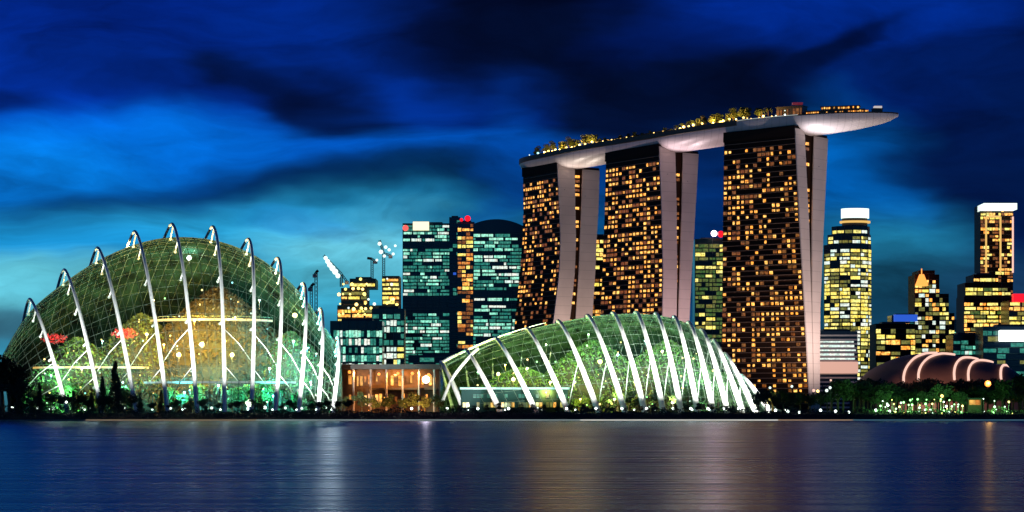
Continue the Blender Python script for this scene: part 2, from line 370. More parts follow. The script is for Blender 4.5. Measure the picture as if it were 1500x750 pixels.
# ------------------------------------------------------------------ vegetation builders
def leafquads(b, c, rx, ry, rz, n, s, mi=0, hollow=.55, rg=rnd):
    for _ in range(n):
        while True:
            v = Vector((rg.uniform(-1, 1), rg.uniform(-1, 1), rg.uniform(-1, 1)))
            if hollow < v.length <= 1: break
        p = Vector((c[0] + v.x * rx, c[1] + v.y * ry, c[2] + v.z * rz))
        a = Vector((rg.gauss(0, 1), rg.gauss(0, 1), rg.gauss(0, 1))).normalized(); q = a.orthogonal().normalized(); k = s * rg.uniform(.5, 1.3)
        b.face((p - a * k - q * k * .5, p + a * k - q * k * .3, p + a * k * .8 + q * k * .6, p - a * k * .6 + q * k * .5), mi)
def make_tree(kind, label, group, mt):
    t = empty('tree' if kind != 'conifer' else 'conifer_tree', (0, 0, 0), label, 'tree', group)
    b = MB()
    if kind == 'round':
        b.tube([(0, 0, -.4), (.1, 0, 2), (.2, .1, 4.2)], [.35, .27, .15], 6)
        for k in range(5):
            a = k * 1.26; b.tube([(.1, 0, 2.4 + k * .25), (math.cos(a) * 1.6, math.sin(a) * 1.6, 4.4 + .3 * k)], [.14, .05], 5)
    elif kind == 'conifer':
        b.tube([(0, 0, -.4), (0, 0, 5), (0, 0, 10)], [.25, .16, .04], 6)
    else:
        b.tube([(0, 0, -.4), (.2, 0, 3), (.5, 0, 6.5)], [.28, .2, .16], 6)
    b.build('trunk', M['bark'], t)
    b = MB(); rg = random.Random(hash(kind) % 97 if False else len(kind) * 13 + len(label))
    if kind == 'round':
        for k in range(13):
            a = rg.uniform(0, 6.28); r = rg.uniform(.3, 2.6); z = rg.uniform(3.2, 7)
            leafquads(b, (math.cos(a) * r, math.sin(a) * r, z), 1.4, 1.4, 1.0, 110, .26, rg=rg)
    elif kind == 'conifer':
        for k in range(16):
            z = .9 + k * .6; r = 1.7 * (1 - k / 17) + .12
            leafquads(b, (rg.uniform(-.15, .15), 0, z), r, r, .55, 95, .22, hollow=.2, rg=rg)
    else:
        for k in range(13):
            a = k * 2.4; el_ = rg.uniform(-.5, .9)
            pts = [Vector((.5 + math.cos(a) * q * 2.6, math.sin(a) * q * 2.6, 6.5 + math.sin(el_) * 2 * q - 1.9 * q * q)) for q in (0, .35, .7, 1)]
            for i in range(3):
                p, q = pts[i], pts[i + 1]; dd = (q - p).cross(Vector((0, 0, 1))).normalized() * (.34 if i < 2 else .2)
                b.face((p - dd, p + dd, q + dd, q - dd)); b.face((p - dd, p + dd, q + Vector((0, 0, -.6)), q + Vector((0, 0, -.7))))
    b.build('crown', mt, t)
    return t

def tree_copies(proto_list, spots, group, labels=None):
    trees_src = [(p, tree_of(p)) for p in proto_list]; used = set()
    for i, (k, x, y, z, s, lab) in enumerate(spots):
        o, ch = trees_src[k]
        if k in used: o = copy_tree(o, ch)
        used.add(k)
        o.location = (x, y, z); o.scale = (s, s, s); o.rotation_euler = (0, 0, rnd.uniform(0, 6.28))
        if lab: o['label'] = lab
        o['group'] = group

# ------------------------------------------------------------------ glass domes
def lerp(a, b, t): return a + (b - a) * t
def catmull(ps, u):
    n = len(ps) - 1; i = min(int(u), n - 1); t = u - i
    p0, p1, p2, p3 = ps[max(i - 1, 0)], ps[i], ps[i + 1], ps[min(i + 2, n)]
    return tuple(.5 * (2 * b + (c - a) * t + (2 * a - 5 * b + 4 * c - d) * t * t + (3 * b - a - 3 * c + d) * t ** 3) for a, b, c, d in zip(p0, p1, p2, p3))

def arch_fn(sec):
    """section = (px foot, px top of straight leg, py top, swing px, px rear foot offset, D foot, D rear).  theta 0..pi -> world point"""
    xf, xt, yt, sw, rear, Df, Dr = sec
    def f(th, inset=0.0):
        h = max(math.sin(th), 0) ** .92; c = (1 - math.cos(th)) / 2          # 0 front foot .. 1 rear foot
        Dm = lerp(Df, Dr, c)
        H = zat(yt, (Df + Dr) / 2) - 2.2 - inset
        z = 2.2 + H * h
        px = xf + (xt - xf) * h if th <= math.pi / 2 else lerp(xt, xf + rear, 1 - h)
        px += sw * 2 * c
        D = Dm + inset * math.cos(th) * 1.0
        # everything is laid out in metres at its own distance
        return Vector((xat(px, D), D, z))
    return f

def dome(root, secs, ribs, inset_top, inset_foot, sub_u, nv, rib_r, glass, mull, mull_r, rib_mat, strut_every=None, rear_mat=None):
    # glass shell
    rows = []; nu = (len(secs) - 1) * sub_u
    for k in range(nu + 1):
        s = catmull(secs, k / sub_u); f = arch_fn(s); row = []
        for j in range(nv + 1):
            th = math.pi * (j / nv); ins = lerp(inset_foot, inset_top, math.sin(th) ** 1.5)
            row.append(f(th, ins))
        rows.append(row)
    hv = nv // 2
    b = MB(); b.grid([r_[:hv + 1] for r_ in rows]); shell = b.build('glass_shell', glass, root, True)
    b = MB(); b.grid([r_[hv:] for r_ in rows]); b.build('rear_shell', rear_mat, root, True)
    b = MB()
    for k, row in enumerate(rows):
        b.tube(row[:nv + 1], mull_r * (1.5 if k % sub_u == 0 else 1), 4, cap=False)
    for j in range(0, nv + 1):
        b.tube([r[j] for r in rows], mull_r * .8, 4, cap=False)
    b.build('mullion', mull, shell)
    # ribs
    for i in ribs:
        f = arch_fn(secs[i]); n = 40; b = MB()
        pts = [f(math.pi * (j / n)) for j in range(n + 1)]
        rad = [rib_r * lerp(1.2, .72 if strut_every else .66, math.sin(math.pi * j / n)) for j in range(n + 1)]
        b.tube(pts, rad, 8)
        rb = b.build('rib', rib_mat, root, True)
        if strut_every:
            for j in range(2, n // 2 + 1, strut_every):
                th = math.pi * j / n; ins = lerp(inset_foot, inset_top, math.sin(th) ** 1.5)
                p = f(th); q = f(th, ins) 
                q = Vector((q.x - 1.1, q.y + .8, q.z - .2))
                b = MB(); b.tube([p, q], .25, 5); b.sphere(q, .5, 6, 5); b.build('strut', rib_mat, rb)
    return rows

def flood(loc, aim, energy, color, label, group, angle=50, lampmat='l_white', r=.28):
    t = empty('floodlight', loc, label, 'floodlight', group)
    x, y, z = loc; b = MB(); b.tube([(x, y, z - .9), (x, y, z - .25)], .08, 6); b.box(x - .3, x + .3, y - .2, y + .25, z - .28, z - .2)
    b.build('bracket', M['darkmetal'], t)
    b = MB(); b.sphere((x, y, z), r, 8, 6); b.build('lens', M[lampmat], t)
    if energy: light('SPOT', (x, y + .1, z + .5), energy, color, t, .3, aim, angle, .8, 'flood_beam')
    return t

# --- tall dome on the left: (xf, xt, yt, swing, rear, Df, Dr)
CD, CR = 652, 712
tall = [
 (36, 8, 500, -4, -14, CD + 14, CR - 24),
 (100, 54, 438, -10.85, -60, CD + 6, CR - 14), (150, 106, 395, -12.4, -75, CD + 2, CR - 6), (200, 156, 363, -13.95, -85, CD, CR),
 (246, 212, 339, -15.5, -90, CD, CR), (289, 268, 328, -17.05, -95, CD, CR), (329, 328, 332, -17.05, -90, CD, CR),
 (368, 380, 350, -17.05, -80, CD, CR), (403, 423, 378, -17.05, -70, CD + 1, CR), (437, 459, 415, -15.5, -60, CD + 2, CR - 2),
 (465, 481, 452, -12.4, -45, CD + 4, CR - 6), (487, 504, 494, -9.3, -30, CD + 8, CR - 14), (500, 504, 560, -3, -10, CD + 14, CR - 26)]
root = empty('glass_conservatory', (xat(260, 680), 680, GZ), 'tall glass conservatory dome on the left with outside white arches hooked over its roof', 'conservatory')
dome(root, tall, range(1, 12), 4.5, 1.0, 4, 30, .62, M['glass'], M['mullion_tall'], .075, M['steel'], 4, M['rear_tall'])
# diagonal props near the glass foot
for i in range(1, 11):
    f0 = arch_fn(tall[i]); f1 = arch_fn(tall[i - 1]) if i < 6 else arch_fn(tall[i + 1])
    for a0, a1 in ((.22, .04), (.42, .24)):
        p, q = f0(a0), f1(a1); m_ = (p + q) / 2 + Vector((0, 1.5, 1.0)); p = p + Vector((0, .8, 0)); q = q + Vector((0, 2.2, 0))
        b = MB(); b.tube([p, m_, q], .13, 5); b.build('brace', M['steel'], root)
for i in range(1, 12):
    f = arch_fn(tall[i]); p = f(0); q = f(.55); side = -1 if i < 6 else 1
    flood((p.x + side * 1.5, p.y - 20, 3.4), (q.x, q.y, q.z + 3), 110000, (.95, 1, .92), 'small ground floodlight below an arch of the tall left dome', 'floodlights at the feet of the tall dome arches', 75)

# --- low wide dome in the middle
FD, FR = 735, 800
low = [
 (650, 640, 545, -2, -5, FD + 24, FR - 10),
 (682, 650, 530, -4, -10, FD + 14, FR - 6), (734, 688, 512, -6, -30, FD + 6, FR), (786, 733, 495, -8, -45, FD + 2, FR), (833, 780, 481, -9, -55, FD, FR),
 (877, 827, 470, -10, -60, FD, FR), (916, 871, 462, -11, -65, FD, FR), (945, 908, 458, -11, -65, FD, FR), (972, 942, 457, -11, -65, FD, FR),
 (998, 971, 459, -11, -62, FD, FR), (1022, 997, 464, -10, -60, FD, FR), (1045, 1018, 472, -10, -55, FD, FR), (1066, 1036, 483, -9, -50, FD + 2, FR),
 (1088, 1052, 498, -8, -45, FD + 4, FR), (1107, 1068, 518, -7, -35, FD + 8, FR - 6), (1130, 1090, 549, -5, -25, FD + 14, FR - 14), (1152, 1122, 588, -2, -8, FD + 22, FR - 26)]
root = empty('glass_conservatory', (xat(890, 765), 765, GZ), 'low wide glass conservatory dome in the middle with slanting floodlit white ribs', 'conservatory')
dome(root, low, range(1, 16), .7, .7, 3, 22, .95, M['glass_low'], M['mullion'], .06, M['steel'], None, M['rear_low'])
for i in range(4, 15):
    f0 = arch_fn(low[i]); f1 = arch_fn(low[i + 1])
    for a0, a1 in ((.02, .55),):
        p, q = f1(a0), f0(a1); p = arch_fn(low[i])(a0) + Vector((0, 2, 0)); q = f1(a1) + Vector((0, 2, 0))
        b = MB(); b.tube([p, (p + q) / 2 + Vector((0, 1, .6)), q], .16, 5); b.build('brace', M['steel'], root)
for i in range(1, 16):
    f = arch_fn(low[i]); p = f(0); q = f(.55)
    flood((p.x + 1.5, p.y - 28, 3.4), (q.x, q.y, q.z + 4), 230000 if i > 2 else 60000, (1, 1, .9), 'small ground floodlight below a rib of the low middle dome', 'floodlights at the feet of the low dome ribs', 60)

rd = [arch_fn(catmull(low, 1 + 3.6 * q / 30))(lerp(1.28, 1.5, q / 30)) for q in range(31)]
b = MB(); b.tube([p + Vector((0, -.6, .3)) for p in rd], [lerp(.65, .1, q / 30) for q in range(31)], 6); b.build('ridge_beam', M['steel'], root)
rd = [arch_fn(catmull(low, .1 + 2.2 * q / 16))(lerp(.25, 1.2, q / 16)) for q in range(17)]
b = MB(); b.tube([p + Vector((0, -.6, .2)) for p in rd], .6, 6); b.build('entrance_arch', M['steel'], root)
# inside the tall dome: planted mountain with lit walkways
def mound(cx, cy, rx, ry, h, name, label, cat, mt, n=5200, s=.8, seed=3, flat=.35):
    rg = random.Random(seed); b = MB(); rows = []
    for a in range(9):
        t = a / 8; r = (1 - t ** 2.6) * .88 + .02
        rows.append([(cx + math.cos(2 * math.pi * k / 20) * rx * r * rg.uniform(.9, 1.1), cy + math.sin(2 * math.pi * k / 20) * ry * r * rg.uniform(.9, 1.1), GZ + h * t) for k in range(20)])
    b.grid(rows, 0, True)
    for _ in range(n):
        t = rg.random() ** 1.1; r = (1 - t ** 2.6) * .88 + .05; a = rg.uniform(0, 6.283); j = rg.uniform(.95, 1.12)
        p = Vector((cx + math.cos(a) * rx * r * j, cy + math.sin(a) * ry * r * j, GZ + h * t))
        d = Vector((rg.gauss(0, 1), rg.gauss(0, 1), rg.gauss(0, 1))).normalized(); q = d.orthogonal().normalized(); k = s * rg.uniform(.4, 1.2)
        b.face((p - d * k, p + q * k * .5, p + d * k, p - q * k * .5), 1)
    return tag(b.build(name, [M['earth'], mt], None), label, cat)
mound(xat(318, 684), 687, 27, 17, 42, 'planted_mountain', 'tall plant-covered mountain standing inside the tall left dome', 'indoor mountain', M['leaf_brown'], 7000, .8, seed=4)
mound(xat(205, 684), 687, 20, 15, 33, 'planted_mound', 'high planted mound behind the left arches of the tall dome', 'planted mound', M['leaf'], 5000, .75, 5)
mound(xat(110, 680), 684, 19, 14, 25, 'planted_mound', 'smallest planted mound at the far left end of the tall dome', 'planted mound', M['leaf_bright'], 4200, .7, 6)
mound(xat(425, 684), 685, 16, 14, 27, 'planted_mound', 'planted mound under teal light at the right end of the tall dome', 'planted mound', M['leaf'], 4200, .7, 8)
def walkway(label, cx, cy, rx, ry, z, a0, a1, strip='l_gold'):
    t = empty('walkway', (cx, cy, z), label, 'walkway'); b = MB(); n = 40
    f = lambda k, rr, zz: (cx + math.cos(lerp(a0, a1, k / n)) * (rx + rr), cy + math.sin(lerp(a0, a1, k / n)) * (ry + rr), zz)
    b.grid([[f(k, r_, z_) for k in range(n + 1)] for r_, z_ in ((0, z), (2, z), (2, z - .4), (0, z - .4), (0, z))]); b.build('deck', M['darkmetal'], t)
    b = MB(); b.grid([[f(k, 2.05, z_) for k in range(n + 1)] for z_ in (z - .3, z + .35)]); b.build('light_strip', M[strip], t)
    b = MB()
    for k in range(0, n + 1, 2): b.tube([f(k, 2, z), f(k, 2, z + 1.1)], .05, 4)
    b.tube([f(k, 2, z + 1.1) for k in range(n + 1)], .05, 4); b.build('railing', M['mullion'], t)
    return t
walkway('gold-lit curved walkway around the indoor mountain, upper of the two', xat(310, 680), 684, 19, 15, zat(468, 668), R(195), R(345))
walkway('gold-lit curved walkway over the planted mounds at the far left', xat(140, 680), 682, 19, 12, zat(538, 668), R(190), R(350))
walkway('cyan-lit low curved walkway below the indoor mountain', xat(330, 680), 676, 25, 14, zat(560, 662), R(200), R(335), 'l_edge')
def bulb(px, py, D, r, m, label, group, stem=None, e=0, c=(1, 1, 1), name='garden_lamp', back=False):
    p = P(px, py, D); t = empty(name, (p.x, p.y, GZ if stem is None else p.z - stem), label, 'lamp', group)
    z0 = GZ - .3 if stem is None else p.z - stem
    b = MB(); b.tube([(p.x, p.y, z0), (p.x, p.y, p.z)], .025 if name == 'fairy_light' else .06, 5); b.build('post', M['darkmetal'], t)
    b = MB(); b.sphere(p, r, 8, 6); b.build('globe', M[m], t)
    if e and back: light('SPOT', (p.x, p.y - r - .6, p.z + .3), e * .6, c, t, .6, (p.x, p.y + 20, p.z + 1), 165, .8, name='lamp_glow')
    elif e: light('POINT', (p.x, p.y - r - .6, p.z + .3), e, c, t, .6, name='lamp_glow')
    return t
LG = 'lamps among the plants inside the tall dome'; LB = 'round lamp among the plants inside the tall left dome'
for px, py, D, r, m_, e, c in [
    (182, 372, 690, .5, 'l_yellow', 1500, (1, .75, .3)), (277, 378, 690, .8, 'l_white', 2000, (.7, 1, .95)), (296, 505, 662, .9, 'l_yellow', 12000, (1, .75, .25)),
    (262, 520, 662, .8, 'l_yellow', 12000, (1, .75, .25)), (340, 520, 662, .7, 'l_yellow', 12000, (.95, .9, .2)), (215, 490, 664, .5, 'l_yellow', 12000, (1, .6, .15)),
    (225, 440, 666, .3, 'l_yellow', 12000, (1, .55, .12)), (345, 465, 664, .3, 'l_orange', 12000, (1, .5, .1)), (120, 540, 664, .35, 'l_yellow', 7000, (1, .8, .3)), (150, 500, 666, .3, 'l_cyan', 6000, (.4, 1, .8)),
    (240, 505, 661, .3, 'l_warm', 20000, (1, .42, .04)), (285, 470, 663, .3, 'l_warm', 20000, (1, .44, .04)), (330, 500, 661, .3, 'l_warm', 12000, (1, .6, .08)), (90, 585, 664, .3, 'l_green', 9000, (.25, 1, .45)), (270, 575, 660, .3, 'l_cyan', 12000, (.1, .8, .9)), (400, 580, 660, .3, 'l_cyan', 14000, (.1, .9, .95)), (450, 510, 668, .3, 'l_cyan', 12000, (.1, .9, .95)),
    (75, 550, 668, .3, 'l_green', 5000, (.3, 1, .6)), (320, 565, 662, .4, 'l_cyan', 9000, (.2, .8, 1)), (395, 540, 662, .4, 'l_cyan', 12000, (.3, .95, .9)), (430, 500, 666, .4, 'l_cyan', 9000, (.3, .95, .9)),
    (455, 560, 668, .4, 'l_cyan', 8000, (.4, 1, .9)), (380, 440, 672, .3, 'l_cyan', 6000, (.4, .9, .9)), (432, 462, 690, .9, 'l_yellow', 2500, (1, .8, .3)), (180, 560, 664, .3, 'l_cyan', 6000, (.3, .9, .9))]:
    bulb(px, py, D, r, m_, LB, LG, 3.0, e * 9, c, back=True)
rg = random.Random(31)
for k in range(70):
    px = rg.uniform(60, 480); yb = interp([(60, 520), (200, 440), (300, 400), (420, 440), (480, 520)], px); py = rg.uniform(yb, 598)
    bulb(px, py, rg.uniform(658, 664), rg.uniform(.14, .32), rg.choice(['l_yellow', 'l_warm', 'l_cyan', 'l_crown', 'l_green'] if px < 360 else ['l_cyan', 'l_crown', 'l_cyan', 'l_yellow']), 'tiny coloured light scattered through the planting in the tall left dome', 'tiny lights inside the tall dome', 2.0, name='fairy_light')
for k in range(60):
    px = rg.uniform(690, 1070); yb = interp([(690, 545), (800, 510), (900, 490), (1000, 500), (1070, 550)], px); py = rg.uniform(yb, 598)
    bulb(px, py, rg.uniform(743, 749), rg.uniform(.16, .4), rg.choice(['l_yellow', 'l_yellow', 'l_green', 'l_crown', 'l_warm']), 'tiny coloured light scattered through the planting in the low middle dome', 'tiny lights inside the low dome', 2.0, name='fairy_light')
T = [make_tree('round', 'leafy tree inside the tall left dome', None, M['leaf_bright']), make_tree('palm', 'palm inside the tall left dome', None, M['leaf'])]
tree_copies(T, [(1 if k % 4 == 3 else 0, xat(50 + k * 24 + rg.uniform(-6, 6), 662), rg.uniform(664, 669), GZ + rg.uniform(0, 1), rg.uniform(.7, 1.35), 'palm inside the tall left dome' if k % 4 == 3 else None) for k in range(18)], 'trees inside the tall dome')
T = [make_tree('round', 'leafy tree inside the low middle dome', None, M['leaf_bright']), make_tree('palm', 'palm inside the low middle dome', None, M['leaf_bright'])]
tree_copies(T, [(1 if k % 4 == 3 else 0, xat(845 + k * 16 + rg.uniform(-5, 5), 748), rg.uniform(749, 753), GZ + rg.uniform(0, 1), rg.uniform(.6, 1.25), 'palm inside the low middle dome' if k % 4 == 3 else None) for k in range(15)], 'trees inside the low dome')
# red blossom trellis
for px, py, lab in ((80, 496, 'red flower bed glowing at the far left inside the tall dome'), (182, 488, 'pink red flower bed behind the third arch of the tall dome')):
    p = P(px, py, 669); b = MB(); leafquads(b, p, 4.4, 2.2, 1.7, 260, .36, hollow=.1)
    o = tag(b.build('flower_bed', M['blossom']), lab, 'flowers')
    light('SPOT', (p.x, p.y - 4.5, p.z + .5), 1800, (1, .2, .22), None, .5, (p.x, p.y + 5, p.z), 120, name='flower_light')

# inside the low dome
mound(xat(765, 765), 771, 20, 14, 17, 'planted_mound', 'planted mound glowing yellow green at the left of the low dome', 'planted mound', M['leaf_bright'], 4200, .7, 11)
mound(xat(870, 765), 772, 22, 15, 27, 'planted_mound', 'highest planted mound in the middle of the low dome', 'planted mound', M['leaf_bright'], 5200, .75, 12)
mound(xat(980, 765), 772, 22, 15, 27, 'planted_mound', 'planted mound behind the close-set right ribs of the low dome', 'planted mound', M['leaf_bright'], 5000, .75, 13)
mound(xat(1062, 765), 772, 12, 12, 15, 'planted_mound', 'smallest planted mound at the right end of the low dome', 'planted mound', M['leaf_bright'], 2400, .7, 14)
for px, py, D, r, m_, e, c in [
    (730, 548, 748, .7, 'l_yellow', 26000, (1, .8, .15)), (752, 556, 748, .8, 'l_yellow', 16000, (1, .8, .25)), (772, 540, 750, .5, 'l_yellow', 12000, (.8, 1, .3)),
    (806, 560, 748, .5, 'l_yellow', 16000, (1, .7, .25)), (842, 560, 750, .4, 'l_yellow', 14000, (.9, 1, .3)), (879, 530, 750, .9, 'l_yellow', 18000, (1, .95, .2)),
    (905, 520, 754, .5, 'l_cyan', 12000, (.3, .8, 1)), (930, 560, 752, .4, 'l_orange', 14000, (1, .6, .2)), (862, 490, 756, .3, 'l_green', 14000, (.5, 1, .4)), (800, 505, 756, .3, 'l_green', 14000, (.6, 1, .35)),
    (945, 500, 756, .3, 'l_cyan', 14000, (.4, 1, .8)), (970, 515, 754, .5, 'l_yellow', 12000, (1, .85, .5)), (1010, 540, 754, .4, 'l_cyan', 12000, (.4, 1, .85)), (1040, 560, 754, .4, 'l_cyan', 12000, (.5, 1, .85)), (740, 535, 752, .3, 'l_yellow', 20000, (1, .85, .1)), (800, 575, 744, .3, 'l_warm', 14000, (1, .5, .08)), (850, 585, 744, .3, 'l_warm', 12000, (1, .7, .1)), (700, 545, 756, .3, 'l_green', 9000, (.4, 1, .5)),
    (900, 585, 748, .4, 'l_yellow', 8000, (1, .9, .4)), (985, 590, 750, .4, 'l_yellow', 8000, (1, .9, .5))]:
    bulb(px, py, D, r, m_, 'round lamp among the plants inside the low middle dome', 'lamps among the plants inside the low dome', 3.0, e * 3, c, back=True)

# ------------------------------------------------------------------ the three hotel towers
PROF = [  # angle, corner (px, D), rows: py, fin1L, fin1R, fin2L, fin2R, left edge
 (60, 815, 1600, [(236, 816, 841, 853, 878, 766), (300, 819, 842, 851, 876, 767), (350, 821, 843, 849, 873, 765), (400, 819, 841, 847, 871, 761), (460, 812, 835, 843, 867, 755), (602, 790, 815, 834, 858, 741)]),
 (55, 965, 1494, [(211, 965, 988, 1000, 1023, 888), (300, 969, 990, 998, 1018, 886), (400, 971, 991, 995, 1012, 882), (460, 970, 990, 993, 1009, 879), (602, 966, 988, 991.5, 1005, 871)]),
 (40, 1165, 1398, [(184, 1164, 1177, 1192, 1212, 1061), (250, 1167, 1180, 1190, 1209, 1060), (330, 1171, 1184, 1188.5, 1205, 1059), (450, 1178, 1187, 1188.5, 1200, 1058), (602, 1186, 1190, 1191.5, 1199, 1056)])]
TOP = 198.0
TL = ['leftmost and smallest-looking hotel tower under the long sky deck, splayed pale end walls', 'middle hotel tower under the long sky deck, partly behind the low dome', 'rightmost and widest hotel tower under the long sky deck, beside its overhanging tip']
PITCH = 3.55
for ti, (ang, cpx, cD, tab) in enumerate(PROF):
    A = R(ang); d = Vector((math.cos(A), -math.sin(A), 0)); nb = Vector((math.sin(A), math.cos(A), 0)); C = Vector((xat(cpx, cD), cD, 0))
    k = (tab[0][5] - 750) / F; LEN = (C.x - k * C.y) / (math.cos(A) + k * math.sin(A))
    def wsol(px, O):
        k = (px - 750) / F; return (k * O.y - O.x) / (math.sin(A) - k * math.cos(A))
    CL = C - d * LEN
    cols5 = []
    for j in range(5):
        O = CL if j == 4 else C
        cols5.append(sorted([(zat(r[0], cD), wsol(r[1 + j], O)) for r in tab]))
    W = lambda j, z: interp(cols5[j], z)
    def S(u, z, j=0, o=0.0):
        """point on the front surface: u 0 left end .. 1 right end"""
        wl, wr = W(4, z), W(0, z)
        w_ = lerp(wl, wr, u) + (W(j, z) - W(0, z)) + o
        return CL + d * (LEN * u) + nb * w_ + Vector((0, 0, z))
    root = empty('hotel_tower', (C.x, C.y, GZ), TL[ti], 'hotel tower', 'three hotel towers carrying the sky deck')
    zs = [GZ - 1 + (TOP - GZ + 1) * q / 24 for q in range(25)]
    us = [q / 8 for q in range(9)]
    def block(name, j0, j1, u0, u1, z1, mt, e0=0, e1=0):
        b = MB(); zz = [z for z in zs if z < z1] + [z1]
        uu = [lerp(u0, u1, q / 8) for q in range(9)]
        F_ = [[S(u, z, j0, e0) for u in uu] for z in zz]; B_ = [[S(u, z, j1, e1) for u in uu] for z in zz]
        b.grid(F_); b.grid([r[::-1] for r in B_]); b.grid([[B_[i][0], F_[i][0]] for i in range(len(zz))]); b.grid([[F_[i][-1], B_[i][-1]] for i in range(len(zz))]); b.grid([F_[-1], B_[-1]])
        return b
    b = block('facade', 0, 1, 0, 1, TOP, None)
    n0 = len(b.f)
    floors = int((TOP - 5 - 8) / PITCH)
    for q in range(floors + 1):
        z = 8 + q * PITCH
        p0, p1 = S(0, z), S(1, z)
        for s0 in range(4):
            a_, c_ = S(s0 / 4, z), S((s0 + 1) / 4, z); mid = (a_ + c_) / 2 - nb * .35
            b.obox(mid, (c_ - a_) / 2, nb * .4, (0, 0, .16), 1)
    b.build('facade', [M['glass_brown'], M['slab']], root)
    block('rear', 2, 3, 0, 1, TOP - 3, None).build('rear_block', M['glass_brown'], root)
    block('atrium', 1, 2, .02, .975, TOP - 1, None, -.4, .4).build('atrium_glazing', M['glass_brown'], root)
    fin_top = TOP - (5 if ti else 5)
    for j0, j1 in ((0, 1), (2, 3)):
        uu = 1 + .8 / LEN
        block('fin', j0, j1, 1.0005, uu, fin_top + (3 if j0 == 0 else 0), None, -.3 if j0 == 0 else 0, 0).build('end_wall', M['concrete'], root)
    b = block('crown', 0, 3, -.005, 1.0, TOP, None, -.8, .3)
    # dark plant band at the top
    cb = MB(); rows = []
    for z in (TOP - 7, TOP):
        rows.append([S(-.004, z, 0, -.9), S(1.004, z, 0, -.9), S(1.004, z, 1, 0), S(-.004, z, 1, 0)])
    cb.grid(rows, 0, True); cb.face(rows[1]); cb.build('roof_band', M['plant_band'], root)
    # lit rooms
    rg = random.Random(40 + ti); NC = (15, 16, 17)[ti]; panes = []
    cw = LEN / NC
    clus = [(rg.random(), rg.random(), rg.uniform(.08, .25)) for _ in range(9)]
    for q in range(floors - 2):
        for c in range(NC):
            u = (c + .5) / NC; v = q / floors
            pr = (.30, .40, .29)[ti] + .25 * any(abs(u - a) < s_ and abs(v - b_) < s_ * .6 for a, b_, s_ in clus)
            if v < .12: pr *= .6
            if ti == 0 and v < .45: pr *= .35
            x_ = rg.random()
            if x_ > pr + .16: continue
            m_ = M['warm'] if x_ < pr * .8 else M['warm_dim']
            z = 8 + (q + .5) * PITCH + .05
            p = S(u, z, 0, -.25); up = (S(u, z + 1) - S(u, z)).normalized(); ww = (S(u + .01, z) - S(u, z)).normalized()
            fw = rg.uniform(.2, .36) if m_ == M['warm'] else .4
            panes.append((p, ww * cw * fw, up * (rg.uniform(.7, 1.15) if m_ == M['warm'] else 1.1), .2, m_))
    for q in range(floors - 1):     # stair windows in the gap between the two end walls
        z = 8 + (q + .5) * PITCH; w1, w2 = W(1, z), W(2, z)
        if w2 - w1 < 1.6 or rg.random() > .5: continue
        p = C + d * (LEN * -.025 + .2) + nb * ((w1 + w2) / 2) + Vector((0, 0, z))
        panes.append((p, nb * min((w2 - w1) * .3, 2.2), Vector((0, 0, 1)), .2, M['warm'] if rg.random() < .5 else M['warm_dim']))
    rg.shuffle(panes)
    put_panes(panes, root, 100)
    # floodlight on the end walls
    mid = C + nb * 18
    src = C + d * (62 if ti == 1 else 75) + nb * (6) + Vector((0, 0, 8)) - nb * 8
    if ti == 0: src = C + d * 55 + nb * 6 + Vector((0, 0, 8))
    flood(tuple(src), tuple(mid + Vector((0, 0, 120))), (360000, 400000, 600000)[ti], ((1, .78, .66), (1, .7, .72), (1, .8, .72))[ti],
          ['floodlight on the ground below the end walls of the leftmost tower', 'floodlight on the ground below the end walls of the middle tower', 'floodlight on the ground below the end walls of the rightmost tower'][ti], 'floodlights below the tower ends', 110)
    PROF[ti] = (A, d, nb, C, LEN, S, W)

# ------------------------------------------------------------------ sky deck
RIM = [(757, 240), (765, 233), (790, 227), (850, 215), (885, 209), (940, 200), (1000, 190), (1100, 175), (1190, 167.5), (1250, 164.5), (1290, 163.5), (1312, 163.5), (1324, 164)]
rimpts = []
for px, py in RIM:
    D = 202.0 * F / (HY - py); rimpts.append(Vector((xat(px, D), D, 0)))
def rim_at(t):
    n = len(rimpts) - 1; return Vector(catmull([tuple(p) for p in rimpts], t * n))
NS = 90; sect = []
tot = 0; 
for q in range(NS + 1):
    t = q / NS; p = rim_at(t); tn = (rim_at(min(t + .004, 1)) - rim_at(max(t - .004, 0))).normalized(); nb = Vector((-tn.y, tn.x, 0)); nb = nb if nb.y > 0 else -nb
    sect.append((p, tn, nb))
lens = [0]
for a, b_ in zip(sect, sect[1:]): lens.append(lens[-1] + (b_[0] - a[0]).length)
LT = lens[-1]
def hull_frame(s):
    """s metres along the deck -> near rim point, tangent, inward normal, half width"""
    s = max(0, min(LT, s)); i = max(0, min(NS - 1, next((k for k in range(NS) if lens[k + 1] >= s), NS - 1)))
    f = (s - lens[i]) / max(lens[i + 1] - lens[i], 1e-6)
    p = sect[i][0].lerp(sect[i + 1][0], f); tn = sect[i][1].lerp(sect[i + 1][1], f).normalized(); nb = sect[i][2].lerp(sect[i + 1][2], f).normalized()
    e = min(1, (s + .8) / 26) ; e2 = min(1, (LT - s + .6) / 85)
    hw = 19 * math.sqrt(max(0, 1 - (1 - e) ** 2)) * (1 - (1 - e2) ** 2.2) + .4
    return p, tn, nb, hw
deck = empty('sky_deck', (sect[45][0].x, sect[45][0].y, 193), 'long boat-shaped sky deck laid across the three hotel towers', 'sky deck')
rows = []; top = []
